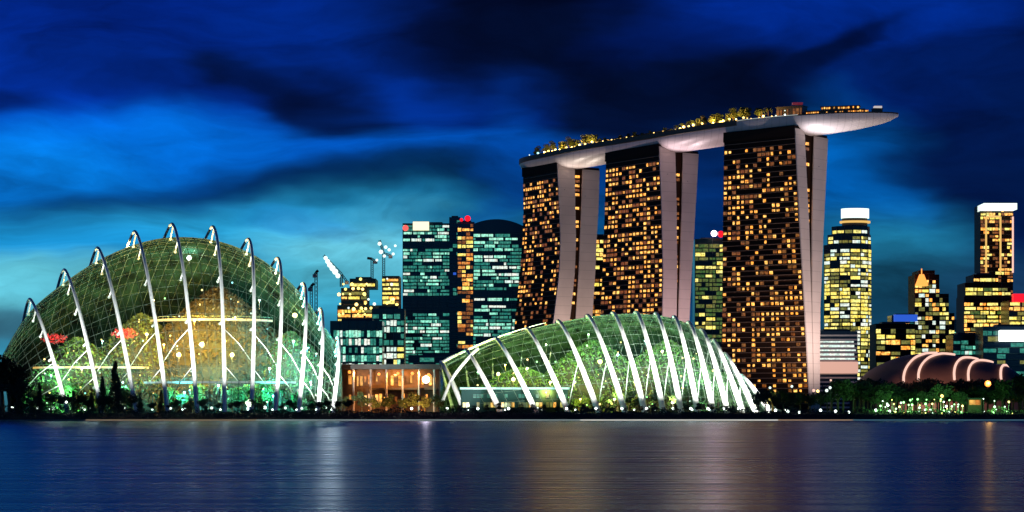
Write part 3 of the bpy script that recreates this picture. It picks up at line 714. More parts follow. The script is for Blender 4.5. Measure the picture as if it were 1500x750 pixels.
for q in range(121):
    s = LT * q / 120; p, tn, nb, hw = hull_frame(s); c = p + nb * 19 * (1 if s < LT - 90 else 1 - .55 * ((s - LT + 90) / 90) ** 1.5)
    dep = 11.5 * (min(1, hw / 19)) ** .6
    r_ = []
    for k in range(15):
        a = math.pi * k / 14; x = -math.cos(a); zz = -math.sin(a) ** .75
        r_.append(c + nb * (x * hw) + Vector((0, 0, 204.6 + zz * dep)))
    rows.append(r_); top.append((c, nb, hw))
b = MB(); b.grid(rows); b.build('hull', M['hull'], deck, True)
b = MB(); fas = [(c - nb * (hw + .25), nb) for c, nb, hw in top[:86]]
b.grid([[p + Vector((0, 0, z)) for p, _ in fas] for z in (202.3, 205.9)]); b.grid([[p + Vector((0, 0, 205.9)) for p, _ in fas], [p + n_ * .3 + Vector((0, 0, 205.9)) for p, n_ in fas], [p + n_ * .6 + Vector((0, 0, 202.0)) for p, n_ in fas], [p + Vector((0, 0, 202.3)) for p, _ in fas]])
b.build('fascia', M['frame_brown'], deck)
b = MB(); b.grid([[c - nb * hw * .995 + Vector((0, 0, 204.6)), c - nb * hw * .97 + Vector((0, 0, 205.6)), c - nb * (hw * .93) + Vector((0, 0, 205.6)), c - nb * (hw * .92) + Vector((0, 0, 204.7)), c + nb * hw * .92 + Vector((0, 0, 204.7)), c + nb * (hw * .93) + Vector((0, 0, 205.6)), c + nb * hw * .97 + Vector((0, 0, 205.6)), c + nb * hw * .995 + Vector((0, 0, 204.6))] for c, nb, hw in top])
b.build('deck_floor', M['frame_brown'], deck)
def deck_pt(px, back=4.0, z=204.7):
    """point on the deck whose column in plan lies at the given bearing"""
    best = min(range(121), key=lambda q: abs((top[q][0] - top[q][1] * (top[q][2] - back)).x / (top[q][0] - top[q][1] * (top[q][2] - back)).y - (px - 750) / F))
    c, nb, hw = top[best]; back = min(back, hw * 1.6); p = c - nb * (hw - back); return Vector((p.x, p.y, z)), nb
# parapet light strip on near rim and dark frames
for q0, q1 in ((6, 24), (44, 58), (78, 100)):
    b = MB(); b.tube([top[q][0] - top[q][1] * top[q][2] * 1.0 + Vector((0, 0, 205.3)) for q in range(q0, q1)], .22, 4); b.build('light_strip', M['l_edge'], deck)
# lights under the deck where it meets each tower
for (A, d, nb, C, LEN, S, W), e, c, lab in zip(PROF, (20000, 24000, 34000), ((1, .85, .7), (1, .76, .78), (.97, .9, .92)), ('leftmost', 'middle', 'rightmost')):
    for dist, hh, g in ((14, 176, 1), (42, 172, 1)):
        p = C + d * (4) + nb * (5 if dist == 14 else 24) + Vector((0, 0, hh))
        aim = p + d * (dist + 8) + Vector((0, 0, 26))
        t = empty('uplight', p, f'small uplight high on the end wall of the {lab} tower, aimed at the deck underside', 'uplight', f'uplights on the {lab} tower')
        bb = MB(); bb.box(p.x - .3, p.x + .3, p.y - .3, p.y + .3, p.z - .4, p.z - .1); bb.build('housing', M['darkmetal'], t)
        light('SPOT', p + d * 1.0, e, c, t, .5, aim, 120, .9, 'uplight_beam')

T_deck = [make_tree('round', 'small tree on the sky deck lit from below by warm lamps', None, M['leaf']), make_tree('palm', 'palm on the sky deck lit from below by warm lamps', None, M['leaf'])]
spots = []
for px in [880, 889, 899, 908, 919, 930, 941, 952, 963, 974, 982] + [790, 797, 803, 811, 819, 826, 834, 841, 848, 857, 866, 873] + [989, 998, 1006, 1015, 1024, 1033, 1042, 1050, 1059, 1068, 1076, 1086, 1096, 1107, 1118, 1128]:
    p, nb_ = deck_pt(px + rnd.uniform(-2, 2), rnd.uniform(6, 13)); k = 1 if rnd.random() < .3 else 0
    spots.append((k, p.x, p.y, p.z, rnd.uniform(1.05, 1.6) * (1.0 if k == 0 else .9) * (.55 if 876 < px < 986 else 1), None))
tree_copies(T_deck, spots, 'trees on the sky deck')
def deck_lamp(px, back, h, r, m, label, group, e=0, c=(1, .6, .2)):
    p, nb_ = deck_pt(px, back); t = empty('deck_lamp', p, label, 'lamp', group)
    b = MB(); b.tube([p, p + Vector((0, 0, h))], .12, 5); b.build('post', M['darkmetal'], t)
    b = MB(); b.sphere(p + Vector((0, 0, h)), r, 8, 6, sq=.9); b.build('globe', M[m], t)
    if e: light('POINT', p + Vector((0, 0, h + .4)) - nb_ * (r + .6), e, c, t, .8, name='lamp_glow')
for i, px in enumerate([797, 803, 809, 815, 822, 829, 838, 843, 850, 856, 869] + [997, 1004, 1010, 1014, 1027, 1046, 1053, 1060, 1067, 1076, 1088, 1119]):
    deck_lamp(px, rnd.uniform(3, 5), rnd.uniform(1.6, 3.4), rnd.uniform(.7, 1.15), 'l_yellow' if i % 3 else 'l_warm', 'warm globe lamp under the trees on the sky deck', 'warm lamps under the sky deck trees', 20000 if i % 2 == 0 else 0, (1, .5, .08))
for px, m_, r, lab in ((770, 'l_crown', .7, 'pale lamp at the rounded left tip of the sky deck'), (775, 'l_crown', .5, 'smaller pale lamp just right of the sky deck left tip'), (789, 'l_cyan', 1.0, 'bright cyan lamp left of the first sky deck trees')):
    deck_lamp(px, 3, 2.6, r, m_, lab, None)
for px in (876, 881, 884, 892, 896, 900, 907, 911, 918, 925, 931, 938, 944, 950, 957, 962, 970, 978, 985, 991, 1096, 1103, 1112, 1128, 1134):
    deck_lamp(px, 3, rnd.uniform(.9, 2.2), rnd.uniform(.35, .6), rnd.choice(['l_gold', 'l_warm', 'l_yellow']), 'tiny gold lamp on the low middle stretch of the sky deck', 'tiny gold lamps on the sky deck rail')
for px, m_, r in ((1138, 'l_crown', .5), (1153, 'l_white', .6), (1152, 'l_crown', .45)):
    deck_lamp(px, 2.5, 1.6 if r != .45 else 4.5, r, m_, 'white lamp beside the dark red deck pavilion', 'white lamps beside the deck pavilion')
# low structures on the deck
def deck_box(label, cat, name, px0, px1, back, dep, z0, h, wallm, lit=None, nlit=0, roof=True):
    p0, nb0 = deck_pt(px0, back); p1, nb1 = deck_pt(px1, back); mid = (p0 + p1) / 2; ax = (p1 - p0) / 2; nn = Vector((-ax.y, ax.x, 0)).normalized(); nn = nn if nn.y > 0 else -nn
    t = empty(name, mid, label, cat); zc = 204.7 + z0 + h / 2
    b = MB(); b.obox(mid + nn * dep / 2 + Vector((0, 0, zc - mid.z)), ax, nn * dep / 2, (0, 0, h / 2)); b.build('wall', wallm, t)
    if roof: b = MB(); b.obox(mid + nn * dep / 2 + Vector((0, 0, zc + h / 2 + .2 - mid.z)), ax * 1.04, nn * (dep / 2 + 1), (0, 0, .2)); b.build('roof', M['darkmetal'], t)
    if lit:
        ps = []
        for q in range(nlit):
            u = -1 + 2 * (q + .5) / nlit
            if rnd.random() < .8: ps.append((mid + ax * u - nn * .25 + Vector((0, 0, zc - mid.z + rnd.uniform(-.2, .2))), ax / nlit * rnd.uniform(.4, .85), Vector((0, 0, h * .32)), .2, M[lit[q % len(lit)]]))
        put_panes(ps, t, 60)
    return t
deck_box('low dark pool pavilion on the middle of the sky deck', 'pavilion', 'pool_pavilion', 884, 935, 12, 6, 0, 4.0, M['frame_brown'], ['warm_dim'], 12)
deck_box('second low dark pavilion left of the sky deck middle trees', 'pavilion', 'pool_pavilion', 942, 984, 10, 6, 0, 3.6, M['frame_brown'], ['warm_dim'], 10)
deck_box('tall dark pavilion with dull red top above the rightmost tower', 'pavilion', 'deck_pavilion', 1140, 1174, 10, 8, 0, 8.0, M['darkmetal'], ['warm_dim'], 8)
p, nb_ = deck_pt(1166, 9); b = MB(); b.obox(p + Vector((0, 0, 9.6)), (3.5, 0, 0), (0, 2, 0), (0, 0, .6)); tag(b.build('roof_sign', em('dull_red', (.5, .02, .06), .25)), 'dull red glowing bar on top of the dark deck pavilion', 'light bar')
deck_box('long observation restaurant with a row of warm windows on the overhanging deck tip', 'restaurant', 'deck_restaurant', 1177, 1262, 7, 9, 0, 3.4, M['frame_brown'], ['warm', 'orange', 'warm'], 26)
deck_box('short glass bar at the right end of the deck restaurant', 'bar', 'deck_bar', 1263, 1274, 6, 6, 0, 3.0, M['frame_brown'], ['warm'], 4, roof=False)
deck_box('upper storey of warm windows above the deck restaurant', 'restaurant', 'upper_restaurant', 1200, 1256, 9, 7, 4.2, 1.8, M['frame_brown'], ['orange', 'warm'], 16)
deck_box('small white-topped lookout kiosk near the deck tip', 'kiosk', 'lookout_kiosk', 1281, 1290, 5, 4, 0, 3.4, M['darkmetal'], None)
p, nb_ = deck_pt(1285.5, 5); b = MB(); b.obox(p + Vector((0, 2, 4.7)), (2.6, 0, 0), (0, 2.2, 0), (0, 0, .7)); tag(b.build('kiosk_light_box', em('kiosk_white', (1, .9, .85), .55)), 'white light box on top of the small lookout kiosk', 'light box')

# ------------------------------------------------------------------ skyline
def office(name, label, x0, x1, ytop, D, yaw=0, depth=None, fh=4.0, cw=4.0, p_lit=.5, lit=('teal',), dim=('teal_dim',), p_dim=.3, glassm='glass_teal', spand='frame_teal', slabh=.35,
           mull=0, runs=1, tiers=None, shape='box', seed=1, ybot=602, cap=100, group=None, roofcurve=None, zmin=6, fin=None, dark_rows=()):
    """x0..x1 and ytop are the silhouette; the front faces the camera, turned by yaw degrees"""
    rg = random.Random(seed); wd = (x1 - x0) / F * D; cx = xat((x0 + x1) / 2, D); zt = zat(ytop, D); z0 = GZ - .5
    a = R(yaw); dep = depth or wd * .8
    fw = (wd - abs(math.sin(a)) * dep) / math.cos(a) if shape == 'box' else wd
    root = empty(name, (cx, D, GZ), label, 'building', group)
    tiers = tiers or [(0, 1, 0, 1)]       # (x from, x to, z from, z to) fractions of the front
    ca, sa = math.cos(a), math.sin(a)
    W_ = lambda x, y: (cx + x * ca - y * sa, D + dep / 2 + x * sa + y * ca)
    body = MB(); panes = []
    for u0, u1, v0, v1 in tiers:
        xa, xb = -fw / 2 + fw * u0, -fw / 2 + fw * u1; za, zb = lerp(z0, zt, v0), lerp(z0, zt, v1)
        if shape == 'box': poly = [(xa, -dep / 2), (xb, -dep / 2), (xb, dep / 2), (xa, dep / 2)]
        elif shape == 'round':
            r_ = (xb - xa) / 2; n = 14; poly = [((xa + xb) / 2 + r_ * math.cos(2 * math.pi * (k + .5) / n), dep * .5 * math.sin(2 * math.pi * (k + .5) / n) * (xb - xa) / fw) for k in range(n)]
        elif shape == 'chamfer':
            c = (xb - xa) * .22; poly = [(xa, -dep / 2 + c), (xa + c, -dep / 2), (xb - c, -dep / 2), (xb, -dep / 2 + c), (xb, dep / 2 - c), (xb - c, dep / 2), (xa + c, dep / 2), (xa, dep / 2 - c)]
        wp = [W_(*p) for p in poly]
        if roofcurve and v1 == 1:
            n = 12; 
            for k in range(n):
                xk0, xk1 = lerp(xa, xb, k / n), lerp(xa, xb, (k + 1) / n); h0, h1 = roofcurve(k / n) / F * D, roofcurve((k + 1) / n) / F * D
                f0, f1, g0, g1 = W_(xk0, -dep / 2), W_(xk1, -dep / 2), W_(xk0, dep / 2), W_(xk1, dep / 2)
                body.face([(*f0, zb), (*f1, zb), (*f1, zb + h1), (*f0, zb + h0)]); body.face([(*f0, zb + h0), (*f1, zb + h1), (*g1, zb + h1), (*g0, zb + h0)])
                if k == n - 1: body.face([(*f1, zb), (*g1, zb), (*g1, zb + h1), (*f1, zb + h1)])
                if k == 0: body.face([(*f0, zb), (*g0, zb), (*g0, zb + h0), (*f0, zb + h0)])
        body.prism(wp, za, zb)
        nfl = int((zb - za - 1.5) / fh)
        for e in range(len(wp)):
            p, q = Vector((*wp[e], 0)), Vector((*wp[(e + 1) % len(wp)], 0)); t = (q - p); ln = t.length; t = t / ln; nrm = Vector((t.y, -t.x, 0))
            if nrm.y > -.08: continue
            nc = max(1, round(ln / cw)); cw_ = ln / nc
            for f in range(nfl + 1):
                z = za + .6 + f * fh
                body.obox((p + q) / 2 + nrm * .12 + Vector((0, 0, z)), t * (ln / 2), nrm * .22, (0, 0, slabh / 2), 1)
            if mull:
                for c in range(0, nc + 1, mull):
                    body.obox(p + t * (c * cw_) + nrm * .16 + Vector((0, 0, (za + zb) / 2)), t * .2, nrm * .3, (0, 0, (zb - za) / 2 - .05), 1)
            for f in range(nfl):
                z = za + .6 + (f + .5) * fh
                if z < zmin: continue
                v = f / max(1, nfl)
                if any(l <= v + v0 * 0 <= h for l, h in dark_rows): 
                    if rg.random() < .85: continue
                c = 0; rowp = rg.uniform(.5, 1.4)
                while c < nc:
                    n = min(nc - c, rg.randint(1, runs)); r1 = rg.random()
                    if r1 < p_lit * rowp: m_ = rg.choice(lit)
                    elif r1 < p_lit * rowp + p_dim: m_ = rg.choice(dim)
                    else: c += n; continue
                    hh = (fh - slabh) / 2 * rg.uniform(.6, .92)
                    panes.append((p + t * ((c + n / 2) * cw_) + nrm * .05 + Vector((0, 0, z)), -t * (n * cw_ / 2 * rg.uniform(.78, .94)), Vector((0, 0, hh)), .2, M[m_])); c += n
    body.build('body', [M[glassm], M[spand]], root)
    b = MB()
    for u0, u1, v0, v1 in tiers:
        if v1 == 1 and not roofcurve and shape == 'box':
            xa, xb = -fw / 2 + fw * u0, -fw / 2 + fw * u1; c = W_((xa + xb) / 2, 0)
            b.obox((*c, zt + .9), Vector((ca, sa, 0)) * (xb - xa) * .3, Vector((-sa, ca, 0)) * dep * .25, (0, 0, .9))
    if b.f: b.build('rooftop_plant', M['darkmetal'], root)
    put_panes(panes, root, cap)
    return root, W_, fw, dep, zt

def tube_part(root, name, pts, r, m, n=6): b = MB(); b.tube(pts, r, n); return b.build(name, m, root)
def ball_part(root, name, p, r, m): b = MB(); b.sphere(p, r, 10, 8); return b.build(name, m, root)

# teal trio
o, *_ = office('office_tower', 'flat-topped teal glass office block, leftmost of the three teal towers', 590, 662, 327, 2050, 0, 30, 3.4, 2.5, .44, ('teal', 'teal', 'cool', 'teal_dim'), ('teal_dim',), .46, runs=6, seed=11, mull=3, dark_rows=((.52, .60), (.86, .9)))
b = MB(); p = P(608, 331, 2048); b.box(p.x - 2, p.x + 14, p.y - 3, p.y - 1.6, p.z - 4.5, p.z + 4); b.build('rooftop_sign', em('sign_yellow', (1, .85, .5), 1.6), o)
b = MB(); p = P(594, 334, 2046); b.sphere(p, 3.0, 8, 6); b.build('red_lamp', em('sign_red', (1, .12, .1), 1.3), o)
o, *_ = office('office_tower', 'narrow dark blue office slab between the flat teal block and the orange-lit one', 658, 674, 318, 2000, 0, 24, 3.9, 4, .07, ('blue_lit', 'teal_dim'), ('teal_dim',), .1, 'glass_navy', 'frame_grey', runs=1, seed=12, cap=60)
o, *_ = office('office_tower', 'narrow office block with orange-lit rooms and a red rooftop light', 670, 695, 325, 1960, 0, 24, 4.0, 4.6, .5, ('warm', 'orange', 'yellow'), ('warm_dim',), .2, 'glass_navy', 'frame_grey', runs=2, seed=13)
ball_part(o, 'beacon', P(685, 320, 1955), 2.8, M['l_red']); ball_part(o, 'red_lamp', P(676, 322, 1955), 1.6, M['l_red'])
office('office_tower', 'teal office tower with a curved roof beside the leftmost hotel tower', 693, 768, 340, 1900, 0, 30, 3.3, 2.4, .44, ('teal', 'teal', 'cool'), ('teal_dim',), .46, runs=7, seed=14, mull=3,
       roofcurve=lambda u: 8 + 11 * (1 - (2 * u - .9) ** 2 * .8), dark_rows=((.60, .66),))
office('office_tower', 'squat dark blue glass office block below the teal towers', 598, 700, 520, 1500, 0, 20, 4, 4, .35, ('blue_lit', 'teal'), ('teal_dim',), .3, 'glass_navy', runs=3, seed=15, cap=60)
# half built block with cranes on the left
office('apartment_block', 'teal glass block with tall narrow windows behind the right end of the tall dome', 484, 560, 470, 1500, 0, 24, 6.0, 2.3, .42, ('cool', 'teal'), ('teal_dim',), .4, runs=1, seed=21, slabh=.2, mull=3)
office('apartment_block', 'teal glass block with one golden storey, left of the flat teal office tower', 545, 592, 452, 1560, 0, 24, 5.0, 2.6, .4, ('teal', 'cool', 'yellow'), ('teal_dim',), .4, runs=2, seed=22, slabh=.25, mull=3)
o, *_ = office('unfinished_building', 'unfinished building with golden work lights on its open upper floors', 494, 585, 408, 1700, 0, 30, 3.7, 2.8, .8, ('yellow', 'warm', 'yellow'), ('yellow_dim', 'warm_dim'), .3, 'glass_green', 'frame_brown', .8, runs=4, seed=23, ybot=470, zmin=62,
       tiers=[(0, 1, 0, .80), (.06, .48, .80, .93), (.2, .62, .93, 1.0), (.72, 1, .80, 1.02)])
def crane(label, px, pbase, ptop, D, jx, jy, bx, by, lamps, m_lamp='l_white'):
    t = empty('tower_crane', P(px, pbase, D), label, 'crane'); p0, p1 = P(px, pbase, D), P(px, ptop, D)
    def lattice(a, b_, w_, n):
        bb = MB(); a = Vector(a); b_ = Vector(b_); t_ = (b_ - a).normalized(); s1 = t_.cross(Vector((0, 1, 0))).normalized() * w_; s2 = t_.cross(s1).normalized() * w_
        cs = [s1 + s2, s1 - s2, -s1 - s2, -s1 + s2]
        for c in cs: bb.tube([a + c, b_ + c], .22, 4)
        for k in range(n):
            u, v = a.lerp(b_, k / n), a.lerp(b_, (k + 1) / n)
            for i in range(4): bb.tube([u + cs[i], v + cs[(i + 1) % 4]], .14, 4)
        return bb
    lattice(p0, p1, 1.0, 12).build('mast', M['darkmetal'], t)
    j = P(jx, jy, D); lattice(p1 + Vector((0, 0, .5)), j, .8, 14).build('jib', M['darkmetal'], t)
    k = P(bx, by, D); lattice(p1 + Vector((0, 0, .4)), k, .7, 4).build('counter_jib', M['darkmetal'], t)
    b = MB(); b.box(k.x - 1.6, k.x + 1.6, k.y - 1, k.y + 1, k.z - 2.5, k.z + .2); b.build('counterweight', M['concrete'], t)
    for lx, ly, r in lamps: ball_part(t, 'work_lamp', P(lx, ly, D - 3), r, M[m_lamp])
    return t
for k in range(44):
    px = rnd.uniform(494, 584); py = rnd.choice([409, 416, 423, 431, 438, 445, 452, 460]) + rnd.uniform(-1, 1)
    if px < 500 and py < 430: py += 25
    if 545 < px < 560 and py < 440: py += 30
    ball_part(o, 'work_lamp', P(px, py, 1683), rnd.uniform(.7, 1.5), M[rnd.choice(['l_yellow', 'l_warm', 'l_yellow', 'l_crown'])])
crane('tower crane with a floodlit bright jib rising to the left above the unfinished building', 500, 420, 402, 1690, 474, 374, 508, 412, [(477, 378, 1.7), (480, 383, 2.0), (483, 388, 2.2), (487, 393, 2.4), (491, 398, 2.4), (495, 404, 2.0)], 'l_crown')
crane('tower crane with white work lamps, left of the flat teal office tower', 562, 410, 372, 1710, 556, 352, 572, 374, [(556, 357, 1.6), (565, 362, 1.4), (558, 369, 1.8), (570, 366, 1.3), (563, 375, 1.3), (576, 372, 1.2), (552, 381, 1.1), (579, 360, 1.1)], 'l_crown')
crane('thin unlit tower crane above the middle of the unfinished building', 545, 412, 380, 1720, 538, 378, 550, 382, [])
crane('distant thin crane mast between the tall dome and the unfinished building', 463, 470, 400, 1650, 466, 396, 461, 402, [])
crane('shortest distant crane mast at the right shoulder of the tall dome', 456, 470, 420, 1640, 460, 415, 454, 422, [])
light('SPOT', P(484, 391, 1684), 70000, (1, .97, .85), None, 3, (0, 300, 0), 40, .5, name='crane_glare')
# between the hotel towers
office('office_tower', 'slim yellow-lit tower seen between the leftmost and middle hotel towers', 867, 890, 345, 2000, 0, 24, 4.2, 4, .6, ('warm', 'yellow'), ('warm_dim',), .2, 'glass_brown', 'frame_brown', runs=2, seed=31)
office('office_tower', 'wide low block seen between the leftmost and middle hotel towers', 845, 905, 440, 1850, 0, 24, 4.2, 4, .45, ('warm', 'orange'), ('warm_dim',), .25, 'glass_brown', 'frame_brown', runs=2, seed=32, cap=60)
o, *_ = office('office_tower', 'yellow-green lit tower with a glaring rooftop light left of the rightmost hotel tower', 1018, 1064, 350, 2000, 0, 28, 4.2, 3.4, .48, ('yellow', 'yellow', 'yellow_dim'), ('green_dim',), .35, 'glass_green', 'frame_grey', runs=3, seed=33, mull=5)
ball_part(o, 'beacon', P(1046, 342, 1990), 3.0, M['l_pink']); ball_part(o, 'red_lamp', P(1056, 343, 1985), 3.2, M['l_red'])
light('SPOT', P(1046, 342, 1984), 60000, (1, .5, .65), o, 3, (0, 300, 0), 40, .5, name='beacon_glare')
# right hand side
o, *_ = office('office_tower', 'rounded yellow glowing tower with a white lit crown right of the hotel towers', 1210, 1281, 330, 1900, 0, 36, 3.6, 2.6, .62, ('yellow', 'yellow', 'cool'), ('yellow_dim',), .3, 'glass_green', 'frame_grey', .3, runs=5, seed=41, shape='round', mull=4,
       tiers=[(0, 1, 0, .90), (.08, .99, .90, .955), (.17, .97, .955, 1.0)])
for y0, y1, xa, xb, m_ in ((306, 320, 1232, 1273, 'l_crown'), (324, 327, 1230, 1275, 'l_gold')):
    b = MB(); D_ = 1918; cx = xat((xa + xb) / 2, D_); r_ = (xb - xa) / 2 / F * D_
    n = 16; b.prism([(cx + r_ * math.cos(2 * math.pi * k / n), D_ + r_ * .6 * math.sin(2 * math.pi * k / n)) for k in range(n)], zat(y1, D_), zat(y0, D_)); b.build('crown_light', M[m_], o)
b = MB(); r_ = 12; cx = xat(1252, 1918); b.prism([(cx + r_ * math.cos(2 * math.pi * k / 16), 1918 + r_ * .6 * math.sin(2 * math.pi * k / 16)) for k in range(16)], zat(331, 1918), zat(319, 1918)); b.build('crown_drum', M['frame_grey'], o)
o, *_ = office('car_park', 'low building with bright white horizontal bands beside the rightmost hotel tower', 1196, 1256, 485, 1500, 0, 26, 3.1, 30, .95, ('cool',), ('cool',), 0, 'glass_navy', 'white_wall', 1.2, runs=1, seed=42, zmin=32)
b = MB(); p, q = P(1199, 547, 1497), P(1256, 530, 1497); b.box(p.x, q.x, 1494, 1497, p.z, q.z); b.build('lit_band', em('pink_band', (1, .55, .42), .75), o)
office('office_block', 'dark office block with yellow windows between the rounded yellow tower and the spire tower', 1283, 1341, 474, 1700, 0, 30, 4.6, 4, .42, ('yellow', 'warm'), ('yellow_dim',), .25, 'glass_brown', 'frame_brown', runs=2, seed=43)
o, *_ = office('office_block', 'block behind with a blue lit sign along its roof', 1306, 1346, 462, 1800, 0, 20, 4.6, 4, .1, ('warm',), ('teal_dim',), .1, 'glass_navy', 'frame_grey', runs=1, seed=44, cap=30)
b = MB(); p, q = P(1309, 471, 1797), P(1343, 461, 1797); b.box(p.x, q.x, 1794, 1797, p.z, q.z); b.build('sign_board', M['blue_lit'], o)
o, *_ = office('office_tower', 'stepped tower with an orange glowing spire', 1340, 1398, 402, 1800, 0, 30, 4.0, 3.2, .40, ('yellow', 'warm', 'cool'), ('yellow_dim',), .3, 'glass_brown', 'frame_brown', runs=2, seed=45, mull=4,
       tiers=[(0, .62, 0, 1.0), (.62, .86, 0, .86), (.86, 1, 0, .72), (.1, .5, 1.0, 1.03)])
b = MB(); p = P(1350, 412, 1795); b.prism([(p.x - 5, 1790), (p.x + 5, 1790), (p.x + 5, 1800), (p.x - 5, 1800)], p.z - 4, p.z + 6, 0, .35); b.tube([p + Vector((0, 0, 5)), p + Vector((0, 0, 11))], .5, 5); b.build('spire', em('spire_orange', (1, .33, .06), 1.7), o)
o, *_ = office('office_tower', 'slender tower with gold-lined edges and a bright white crown, tallest on the far right', 1436, 1484, 300, 2000, 0, 26, 3.6, 3, .25, ('warm', 'yellow'), ('warm_dim',), .35, 'glass_brown', 'frame_brown', runs=2, seed=46)
z1, z2 = zat(318, 1990), zat(400, 1990)
for px, m_ in ((1441, 'l_gold'), (1462, 'l_gold'), (1480, 'l_arc')): tube_part(o, 'light_strip', [(xat(px, 1995), 1985, z2), (xat(px, 1995), 1985, z1)], .9, M[m_], 4)
tube_part(o, 'light_strip', [(xat(1441, 1995), 1985, z1), (xat(1462, 1995), 1985, z1)], .9, M['l_gold'], 4)
b = MB(); b.box(xat(1436, 2000), xat(1484, 2000), 1984, 2012, zat(309, 2000), zat(300, 2000)); b.build('crown_light', M['l_crown'], o)
office('office_tower', 'broad yellow-lit tower in front of the slender white-crowned tower', 1412, 1482, 402, 1850, 0, 32, 3.8, 2.8, .66, ('yellow', 'warm', 'yellow'), ('yellow_dim', 'green_dim'), .3, 'glass_brown', 'frame_brown', runs=4, seed=47, mull=6,
       tiers=[(0, 1, 0, .84), (.02, .98, .84, .94), (.2, .72, .94, 1.0)], dark_rows=((.95, 1.0),))
o, *_ = office('office_block', 'block cut by the right picture edge under a red glow', 1478, 1560, 440, 1800, 0, 30, 4.2, 3.6, .5, ('yellow', 'warm'), ('yellow_dim',), .3, 'glass_green', 'frame_grey', runs=3, seed=48)
b = MB(); p = P(1494, 436, 1796); b.box(p.x - 7, p.x + 20, 1790, 1796, p.z - 4, p.z + 3); b.build('red_sign', M['l_red'], o)
office('office_block', 'low teal-windowed block behind the arched hall roof', 1396, 1442, 490, 1600, 0, 26, 4, 3, .3, ('teal', 'cool'), ('teal_dim',), .35, runs=2, seed=49, cap=60)
o, *_ = office('office_block', 'low blue glass block with a glaring white sign at the right picture edge', 1440, 1560, 478, 1550, 0, 26, 4.4, 3.4, .3, ('teal', 'yellow_dim'), ('teal_dim',), .4, 'glass_navy', runs=3, seed=50, cap=60)
b = MB(); p, q = P(1463, 500, 1547), P(1530, 484, 1547); b.box(p.x, q.x, 1543, 1547, p.z, q.z); b.build('sign_board', em('white_board', (.9, 1, 1), 3.0), o)
ball_part(o, 'pink_lamp', P(1400, 490, 1546), 0.01, M['l_pink']).hide_render = False
bpy.data.objects.remove([x for x in bpy.data.objects if x.name.startswith('pink_lamp')][0])
# low haze-hidden skyline far left and between
for i, (x0, x1, y, D, lab) in enumerate([(1395, 1416, 470, 2300, 'distant narrow block left of the broad yellow-lit tower'), (1255, 1290, 500, 2200, 'distant dim block between the rounded tower and its dark neighbour')]):
    office('distant_building', lab, x0, x1, y, D, 0, 24, 4.5, 4, .3, ('yellow_dim', 'teal'), ('green_dim',), .3, 'glass_navy', 'frame_grey', runs=2, seed=60 + i, cap=40)

# arched hall roof
t = empty('arched_hall', P(1372, 602, 1250), 'wide brown arched hall roof with pink glowing arcs, behind the trees on the right', 'hall')
def shell(pxs, D0, dep, m_):
    b = MB(); rows = []; n = 16
    for k in range(n + 1):
        a = math.pi * k / n
        rows.append([(xat(px, D0 + dep / 2), D0 + dep / 2 - math.cos(a) * dep / 2, lerp(GZ, zat(py, D0 + dep / 2), max(0, math.sin(a)) ** .75)) for px, py in pxs])
    b.grid(rows); return b.build('roof_shell', m_, t, True)
roofm = mat('brown_roof', (.22, .12, .085), .5, noise=(.08, .8, 1.2))
prof = [(1262, 556), (1275, 543), (1290, 534), (1310, 525), (1330, 520), (1350, 518), (1375, 518), (1400, 521), (1425, 526), (1450, 531), (1470, 536), (1482, 545)]
shell(prof, 1220, 90, roofm)
def on_roof(px, c):
    """c 0 front foot .. 1 crest"""
    a = math.pi / 2 * c; D0, dep = 1220, 90
    return Vector((xat(px, D0 + dep / 2), D0 + dep / 2 - math.cos(a) * dep / 2 - .5, lerp(GZ, zat(interp(prof, px), D0 + dep / 2), math.sin(a) ** .75) + .5))
for xa, xb in ((1305, 1372), (1326, 1398), (1377, 1432), (1397, 1454), (1444, 1478)):
    pts = [on_roof(lerp(xa, xb, (q / 14) ** 1.5), lerp(.28, 1.0, (q / 14) ** .8)) for q in range(15)]
    tube_part(t, 'light_arc', pts, [.75] * 15, M['l_arc'], 6)
flood((xat(1380, 1190), 1185, 5), (xat(1370, 1260), 1250, 25), 60000, (1, .55, .4), 'floodlight on the ground in front of the arched hall roof', None, 120)

# orange pavilion between the domes
root = empty('garden_pavilion', P(565, 602, 700), 'flat-roofed two-storey pavilion glowing orange between the two glass domes', 'pavilion')
b = MB(); b.box(xat(492, 700), xat(642, 700), 704, 722, GZ - .3, zat(541, 700)); b.build('wall', mat('ochre_wall', (.14, .07, .035), .7, noise=(.4, .6, 1.2)), root)
b = MB(); b.box(xat(488, 700), xat(645, 700), 695, 724, zat(541, 700), zat(534, 700)); b.build('roof', M['darkmetal'], root)
b = MB(); b.box(xat(540, 700), xat(640, 700), 699, 704, zat(571, 700), zat(568, 700)); b.build('balcony', M['frame_brown'], root)
for px in (495, 518, 543, 566, 590, 614, 636):
    tube_part(root, 'column', [(xat(px, 698), 698, GZ - .3), (xat(px, 698), 698, zat(541, 698))], .35, M['concrete'], 8)
rg = random.Random(5); panes = []
for q in range(26):
    for lv, (ya, yb) in enumerate(((566, 546), (596, 574))):
        px = 496 + q * 5.6
        if rg.random() < (.75 if px > 538 else .4): panes.append((Vector((xat(px, 703.8), 703.7, zat((ya + yb) / 2 + rg.uniform(-2, 2), 700))), Vector((xat(rg.uniform(1.2, 2.4) + 750, 700), 0, 0)), Vector((0, 0, zat(602 - (ya - yb) / 2 * rg.uniform(.35, .85), 700) - 3)), .2, M[rg.choice(['orange', 'orange', 'warm', 'warm_dim'])]))
put_panes(panes, root, 60)
for px, e in ((520, 3000), (575, 6000), (610, 6000)):
    light('SPOT', (xat(px, 696), 697, zat(546, 696)), e, (1, .45, .1), root, .5, (xat(px, 696), 706, 5), 160, name='ceiling_lamp')
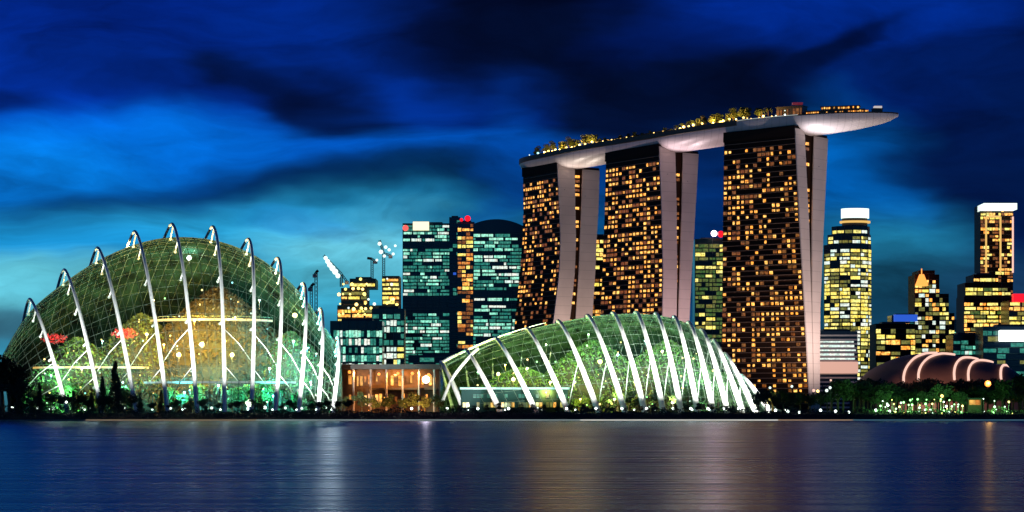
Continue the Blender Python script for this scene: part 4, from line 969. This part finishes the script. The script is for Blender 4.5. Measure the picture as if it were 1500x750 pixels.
for px, py in ((512, 545), (555, 548), (583, 547), (604, 547), (628, 549)): ball_part(root, 'lamp', P(px, py, 697), .55, M['l_orange'])
# visitor hall in front of the low dome
root = empty('visitor_hall', P(745, 602, 745), 'long low hall with cyan lit roof edge inside the left end of the low dome', 'hall')
b = MB(); b.box(xat(676, 745), xat(832, 745), 745, 754, GZ - .3, zat(571, 745)); b.build('wall', M['hall_wall'], root)
b = MB(); b.box(xat(672, 745), xat(836, 745), 743, 756, zat(571, 745), zat(567, 745)); b.build('roof', M['hall_wall'], root)
b = MB(); b.box(xat(674, 745), xat(834, 745), 742.6, 742.9, zat(570.5, 745), zat(567.5, 745)); b.build('light_strip', em('cyan_edge', (.4, .95, .9), .8), root)
panes = []
for q in range(30):
    px = 680 + q * 5.1
    if rg.random() < .8: panes.append((Vector((xat(px, 744.7), 744.8, zat(593, 745))), Vector((.5, 0, 0)), Vector((0, 0, .9)), .2, M[rg.choice(['yellow', 'warm', 'yellow_dim'])]))
    if rg.random() < .4: panes.append((Vector((xat(px, 744.7), 744.8, zat(580, 745))), Vector((.55, 0, 0)), Vector((0, 0, .7)), .2, M['teal_dim']))
put_panes(panes, root, 70)

# bright lamp mast between the domes
bulb(624, 556, 640, 1.2, 'l_pink', 'glaring pinkish white lamp on a mast between the two domes', None, 10.5, 2000, (1, .7, .75), 'lamp_mast')

# ------------------------------------------------------------------ promenade lamps, shrubs, trees
for i, px in enumerate([18, 55, 78, 97, 120, 132, 158, 183, 250, 272, 310, 363, 388, 418, 442, 478]):
    bulb(px, 597 + (i * 7 % 3) * .6 - (8 if px in (97, 158) else 0), 628, rnd.uniform(.3, .5), 'l_crown' if i % 3 else 'l_white', 'small round promenade lamp in front of the tall left dome', 'promenade lamps in front of the tall dome', None, 0)
for i, px in enumerate([603, 655, 700, 745, 787, 830, 873, 911, 947, 986, 1012, 1037, 1060, 1082]):
    bulb(px, 598.5, 628, .4, 'l_white', 'round white promenade lamp at the foot of the low middle dome', 'promenade lamps in front of the low dome', None, 0)
for i, px in enumerate([1136, 1154, 1171, 1202, 1224, 1243, 1283, 1303]):
    bulb(px, 601 + (i % 3) * 1.5, 622, .42, 'l_white', 'round white promenade lamp under the dark trees right of the low dome', 'promenade lamps under the dark trees', None, 0)
for px, py, m_, r in ((1128, 568, 'l_crown', .4), (1160, 566, 'l_crown', .4), (1192, 572, 'l_arc', .5), (1198, 573, 'l_warm', .45), (1211, 572, 'l_crown', .5), (1216, 568, 'l_crown', .45), (1217, 557, 'l_arc', .35), (1380, 580, 'l_warm', .5)):
    bulb(px, py, 640, r, m_, 'small pale lamp high among the dark trees below the rightmost tower', 'pale lamps among the dark trees', None, 0)
rg = random.Random(77)
gl = []
for k in range(74):
    px = rg.uniform(1282, 1410) if rg.random() < .8 else rg.uniform(1436, 1496); py = rg.uniform(584, 606)
    if any(abs(px - a) < 2.5 and abs(py - c) < 2.5 for a, c in gl): continue
    gl.append((px, py)); bulb(px, py, 617, rg.uniform(.16, .38), rg.choice(['l_green', 'l_white', 'l_green', 'l_crown', 'l_yellow']), 'tiny fairy light glowing in the green-lit bushes on the right shore', 'fairy lights in the green-lit bushes', None, 0, name='fairy_light')
for px in range(1285, 1500, 24):
    if 1412 < px < 1436: continue
    t = flood((xat(px, 614.5), 614.5, 2.9), (xat(px, 620), 620, 7), 9000, (.3, 1, .25), 'green garden spotlight at the foot of the green-lit bushes', 'green garden spotlights', 140, 'l_green', .1)
# lit orange kiosk at the right
root = empty('garden_kiosk', P(1430, 602, 650), 'small garden kiosk with an orange lit front among the trees on the right', 'kiosk')
b = MB(); b.box(xat(1418, 650), xat(1438, 650), 650, 653, GZ - .3, zat(585, 650)); b.build('wall', M['frame_brown'], root)
b = MB(); b.box(xat(1416, 650), xat(1440, 650), 648.5, 654, zat(585, 650), zat(583, 650)); b.build('roof', M['darkmetal'], root)
b = MB(); b.box(xat(1420, 650), xat(1436, 650), 649.7, 649.95, zat(593, 650), zat(586, 650)); b.build('lit_window', M['orange'], root)
bulb(1447, 562, 700, 1.1, 'l_orange', 'orange glowing lantern above the trees right of the arched hall', None, None, 5000, (1, .4, .08), 'lantern')

b = MB(); rgs = random.Random(9)
for k in range(26000):
    x = rgs.uniform(-235, 235); y = rgs.uniform(603, 626); h = 1.1 + .7 * math.sin(x * .31) + .5 * math.sin(x * .9 + 1)
    if x < -120: h += 1.0
    z = interp([(601, .4), (605, .9), (612, 2), (640, GZ)], y) + rgs.random() ** .6 * max(.5, h)
    d = Vector((rgs.gauss(0, 1), rgs.gauss(0, 1), rgs.gauss(0, 1))).normalized(); q = d.orthogonal().normalized(); s = rgs.uniform(.12, .42)
    p = Vector((x, y, z)); b.face((p - d * s, p + q * s * .5, p + d * s, p - q * s * .5))
tag(b.build('undergrowth', M['leaf_dark']), kind='stuff')

T = [make_tree('round', 'dark round-crowned tree in the tree belt on the right shore', None, M['leaf_dark']), make_tree('palm', 'dark palm standing among the round trees on the right shore', None, M['leaf_dark'])]
spots = []
rt = random.Random(15)
for k in range(46):
    px = 1108 + k * 9.2 + rt.uniform(-4, 4); D = rt.uniform(632, 690)
    hpx = interp([(1100, 24), (1125, 34), (1180, 30), (1230, 46), (1290, 44), (1340, 36), (1400, 40), (1440, 36), (1500, 56), (1540, 50)], px) * rt.uniform(.75, 1.12)
    spots.append((1 if rt.random() < .15 else 0, xat(px, D), D, GZ, hpx / F * D / 7.9, None))
for k in range(26):
    px = 1250 + k * 10.5 + rt.uniform(-4, 4); D = rt.uniform(700, 760); spots.append((0, xat(px, D), D, GZ, rt.uniform(38, 50) / F * D / 7.9, None))
for s_ in range(len(spots)):
    if spots[s_][0] == 1: spots[s_] = spots[s_][:5] + ('dark palm standing among the round trees on the right shore',)
tree_copies(T, spots, 'trees of the right shore')
T = [make_tree('round', 'low bush-like tree at the foot of the tall left dome', None, M['leaf_dark']), make_tree('conifer', 'slender dark pointed tree in front of the tall left dome', None, M['leaf_dark'])]
spots = []
for px, hp in ((-14, 78), (4, 92), (14, 74), (24, 50), (58, 44), (150, 54), (168, 76), (174, 52), (108, 34), (134, 36), (205, 30), (236, 34)):
    D = rt.uniform(626, 636); spots.append((1 if px > 50 else 0, xat(px, D), D, GZ, hp / F * D / (10.4 if px > 50 else 7.9), None))
for k in range(34):
    px = 30 + k * 14.5 + rt.uniform(-5, 5); D = rt.uniform(622, 634); spots.append((0, xat(px, D), D, GZ, rt.uniform(9, 22) * (1.5 if px < 230 else 1) / F * D / 7.9, None))
tree_copies(T, spots, 'trees in front of the tall dome')
T = [make_tree('round', 'small tree lit orange in front of the pavilion between the domes', None, M['leaf'])]
tree_copies(T, [(0, xat(px, D), D, GZ, s, None) for px, D, s in ((505, 670, .7), (530, 672, .9), (548, 668, .7), (570, 675, .8), (588, 670, .6), (603, 672, .9), (622, 668, .7), (640, 690, .8))], 'trees before the orange pavilion')
for px in (540, 592, 618): 
    flood((xat(px, 660), 660, 3.2), (xat(px, 680), 680, 7), 16000, (1, .42, .1), 'small orange ground spotlight before the pavilion', 'orange ground spotlights', 120, 'l_orange', .15)
T = [make_tree('round', 'small dark tree at the foot of the low middle dome', None, M['leaf_dark'])]
tree_copies(T, [(0, xat(660 + k * 17.3 + rt.uniform(-5, 5), 640), 640 + rt.uniform(-8, 8), GZ, rt.uniform(.22, .42), None) for k in range(27)], 'small trees before the low dome')
# lit yellow tree at the right end of the low dome
T = [make_tree('round', 'yellow-lit tree beside the right end of the low dome', None, M['leaf_bright'])]
tree_copies(T, [(0, xat(1132, 700), 700, GZ, 1.05, None)], 'yellow-lit tree'); T[0].pop('group', None) if hasattr(T[0], 'pop') else None
light('POINT', (xat(1130, 690), 692, 5), 5000, (1, .8, .2), None, .5, name='tree_light')
# added glowing line that imitates the bright reflection at the waterline
t = empty('shore_reflection_line', (0, 600.4, .5), 'long thin glowing line imitating the shoreline reflection along the sea wall', 'painted reflection')
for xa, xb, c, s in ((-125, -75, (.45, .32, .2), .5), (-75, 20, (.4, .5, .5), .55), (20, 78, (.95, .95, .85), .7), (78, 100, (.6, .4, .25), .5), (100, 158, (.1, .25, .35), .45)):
    b = MB(); b.box(xa, xb, 600.42, 600.58, .2, .5); b.build('light_strip', em('shore_reflection_glow', c, s), t)  # coloured bars of the imitated reflection, not lamps
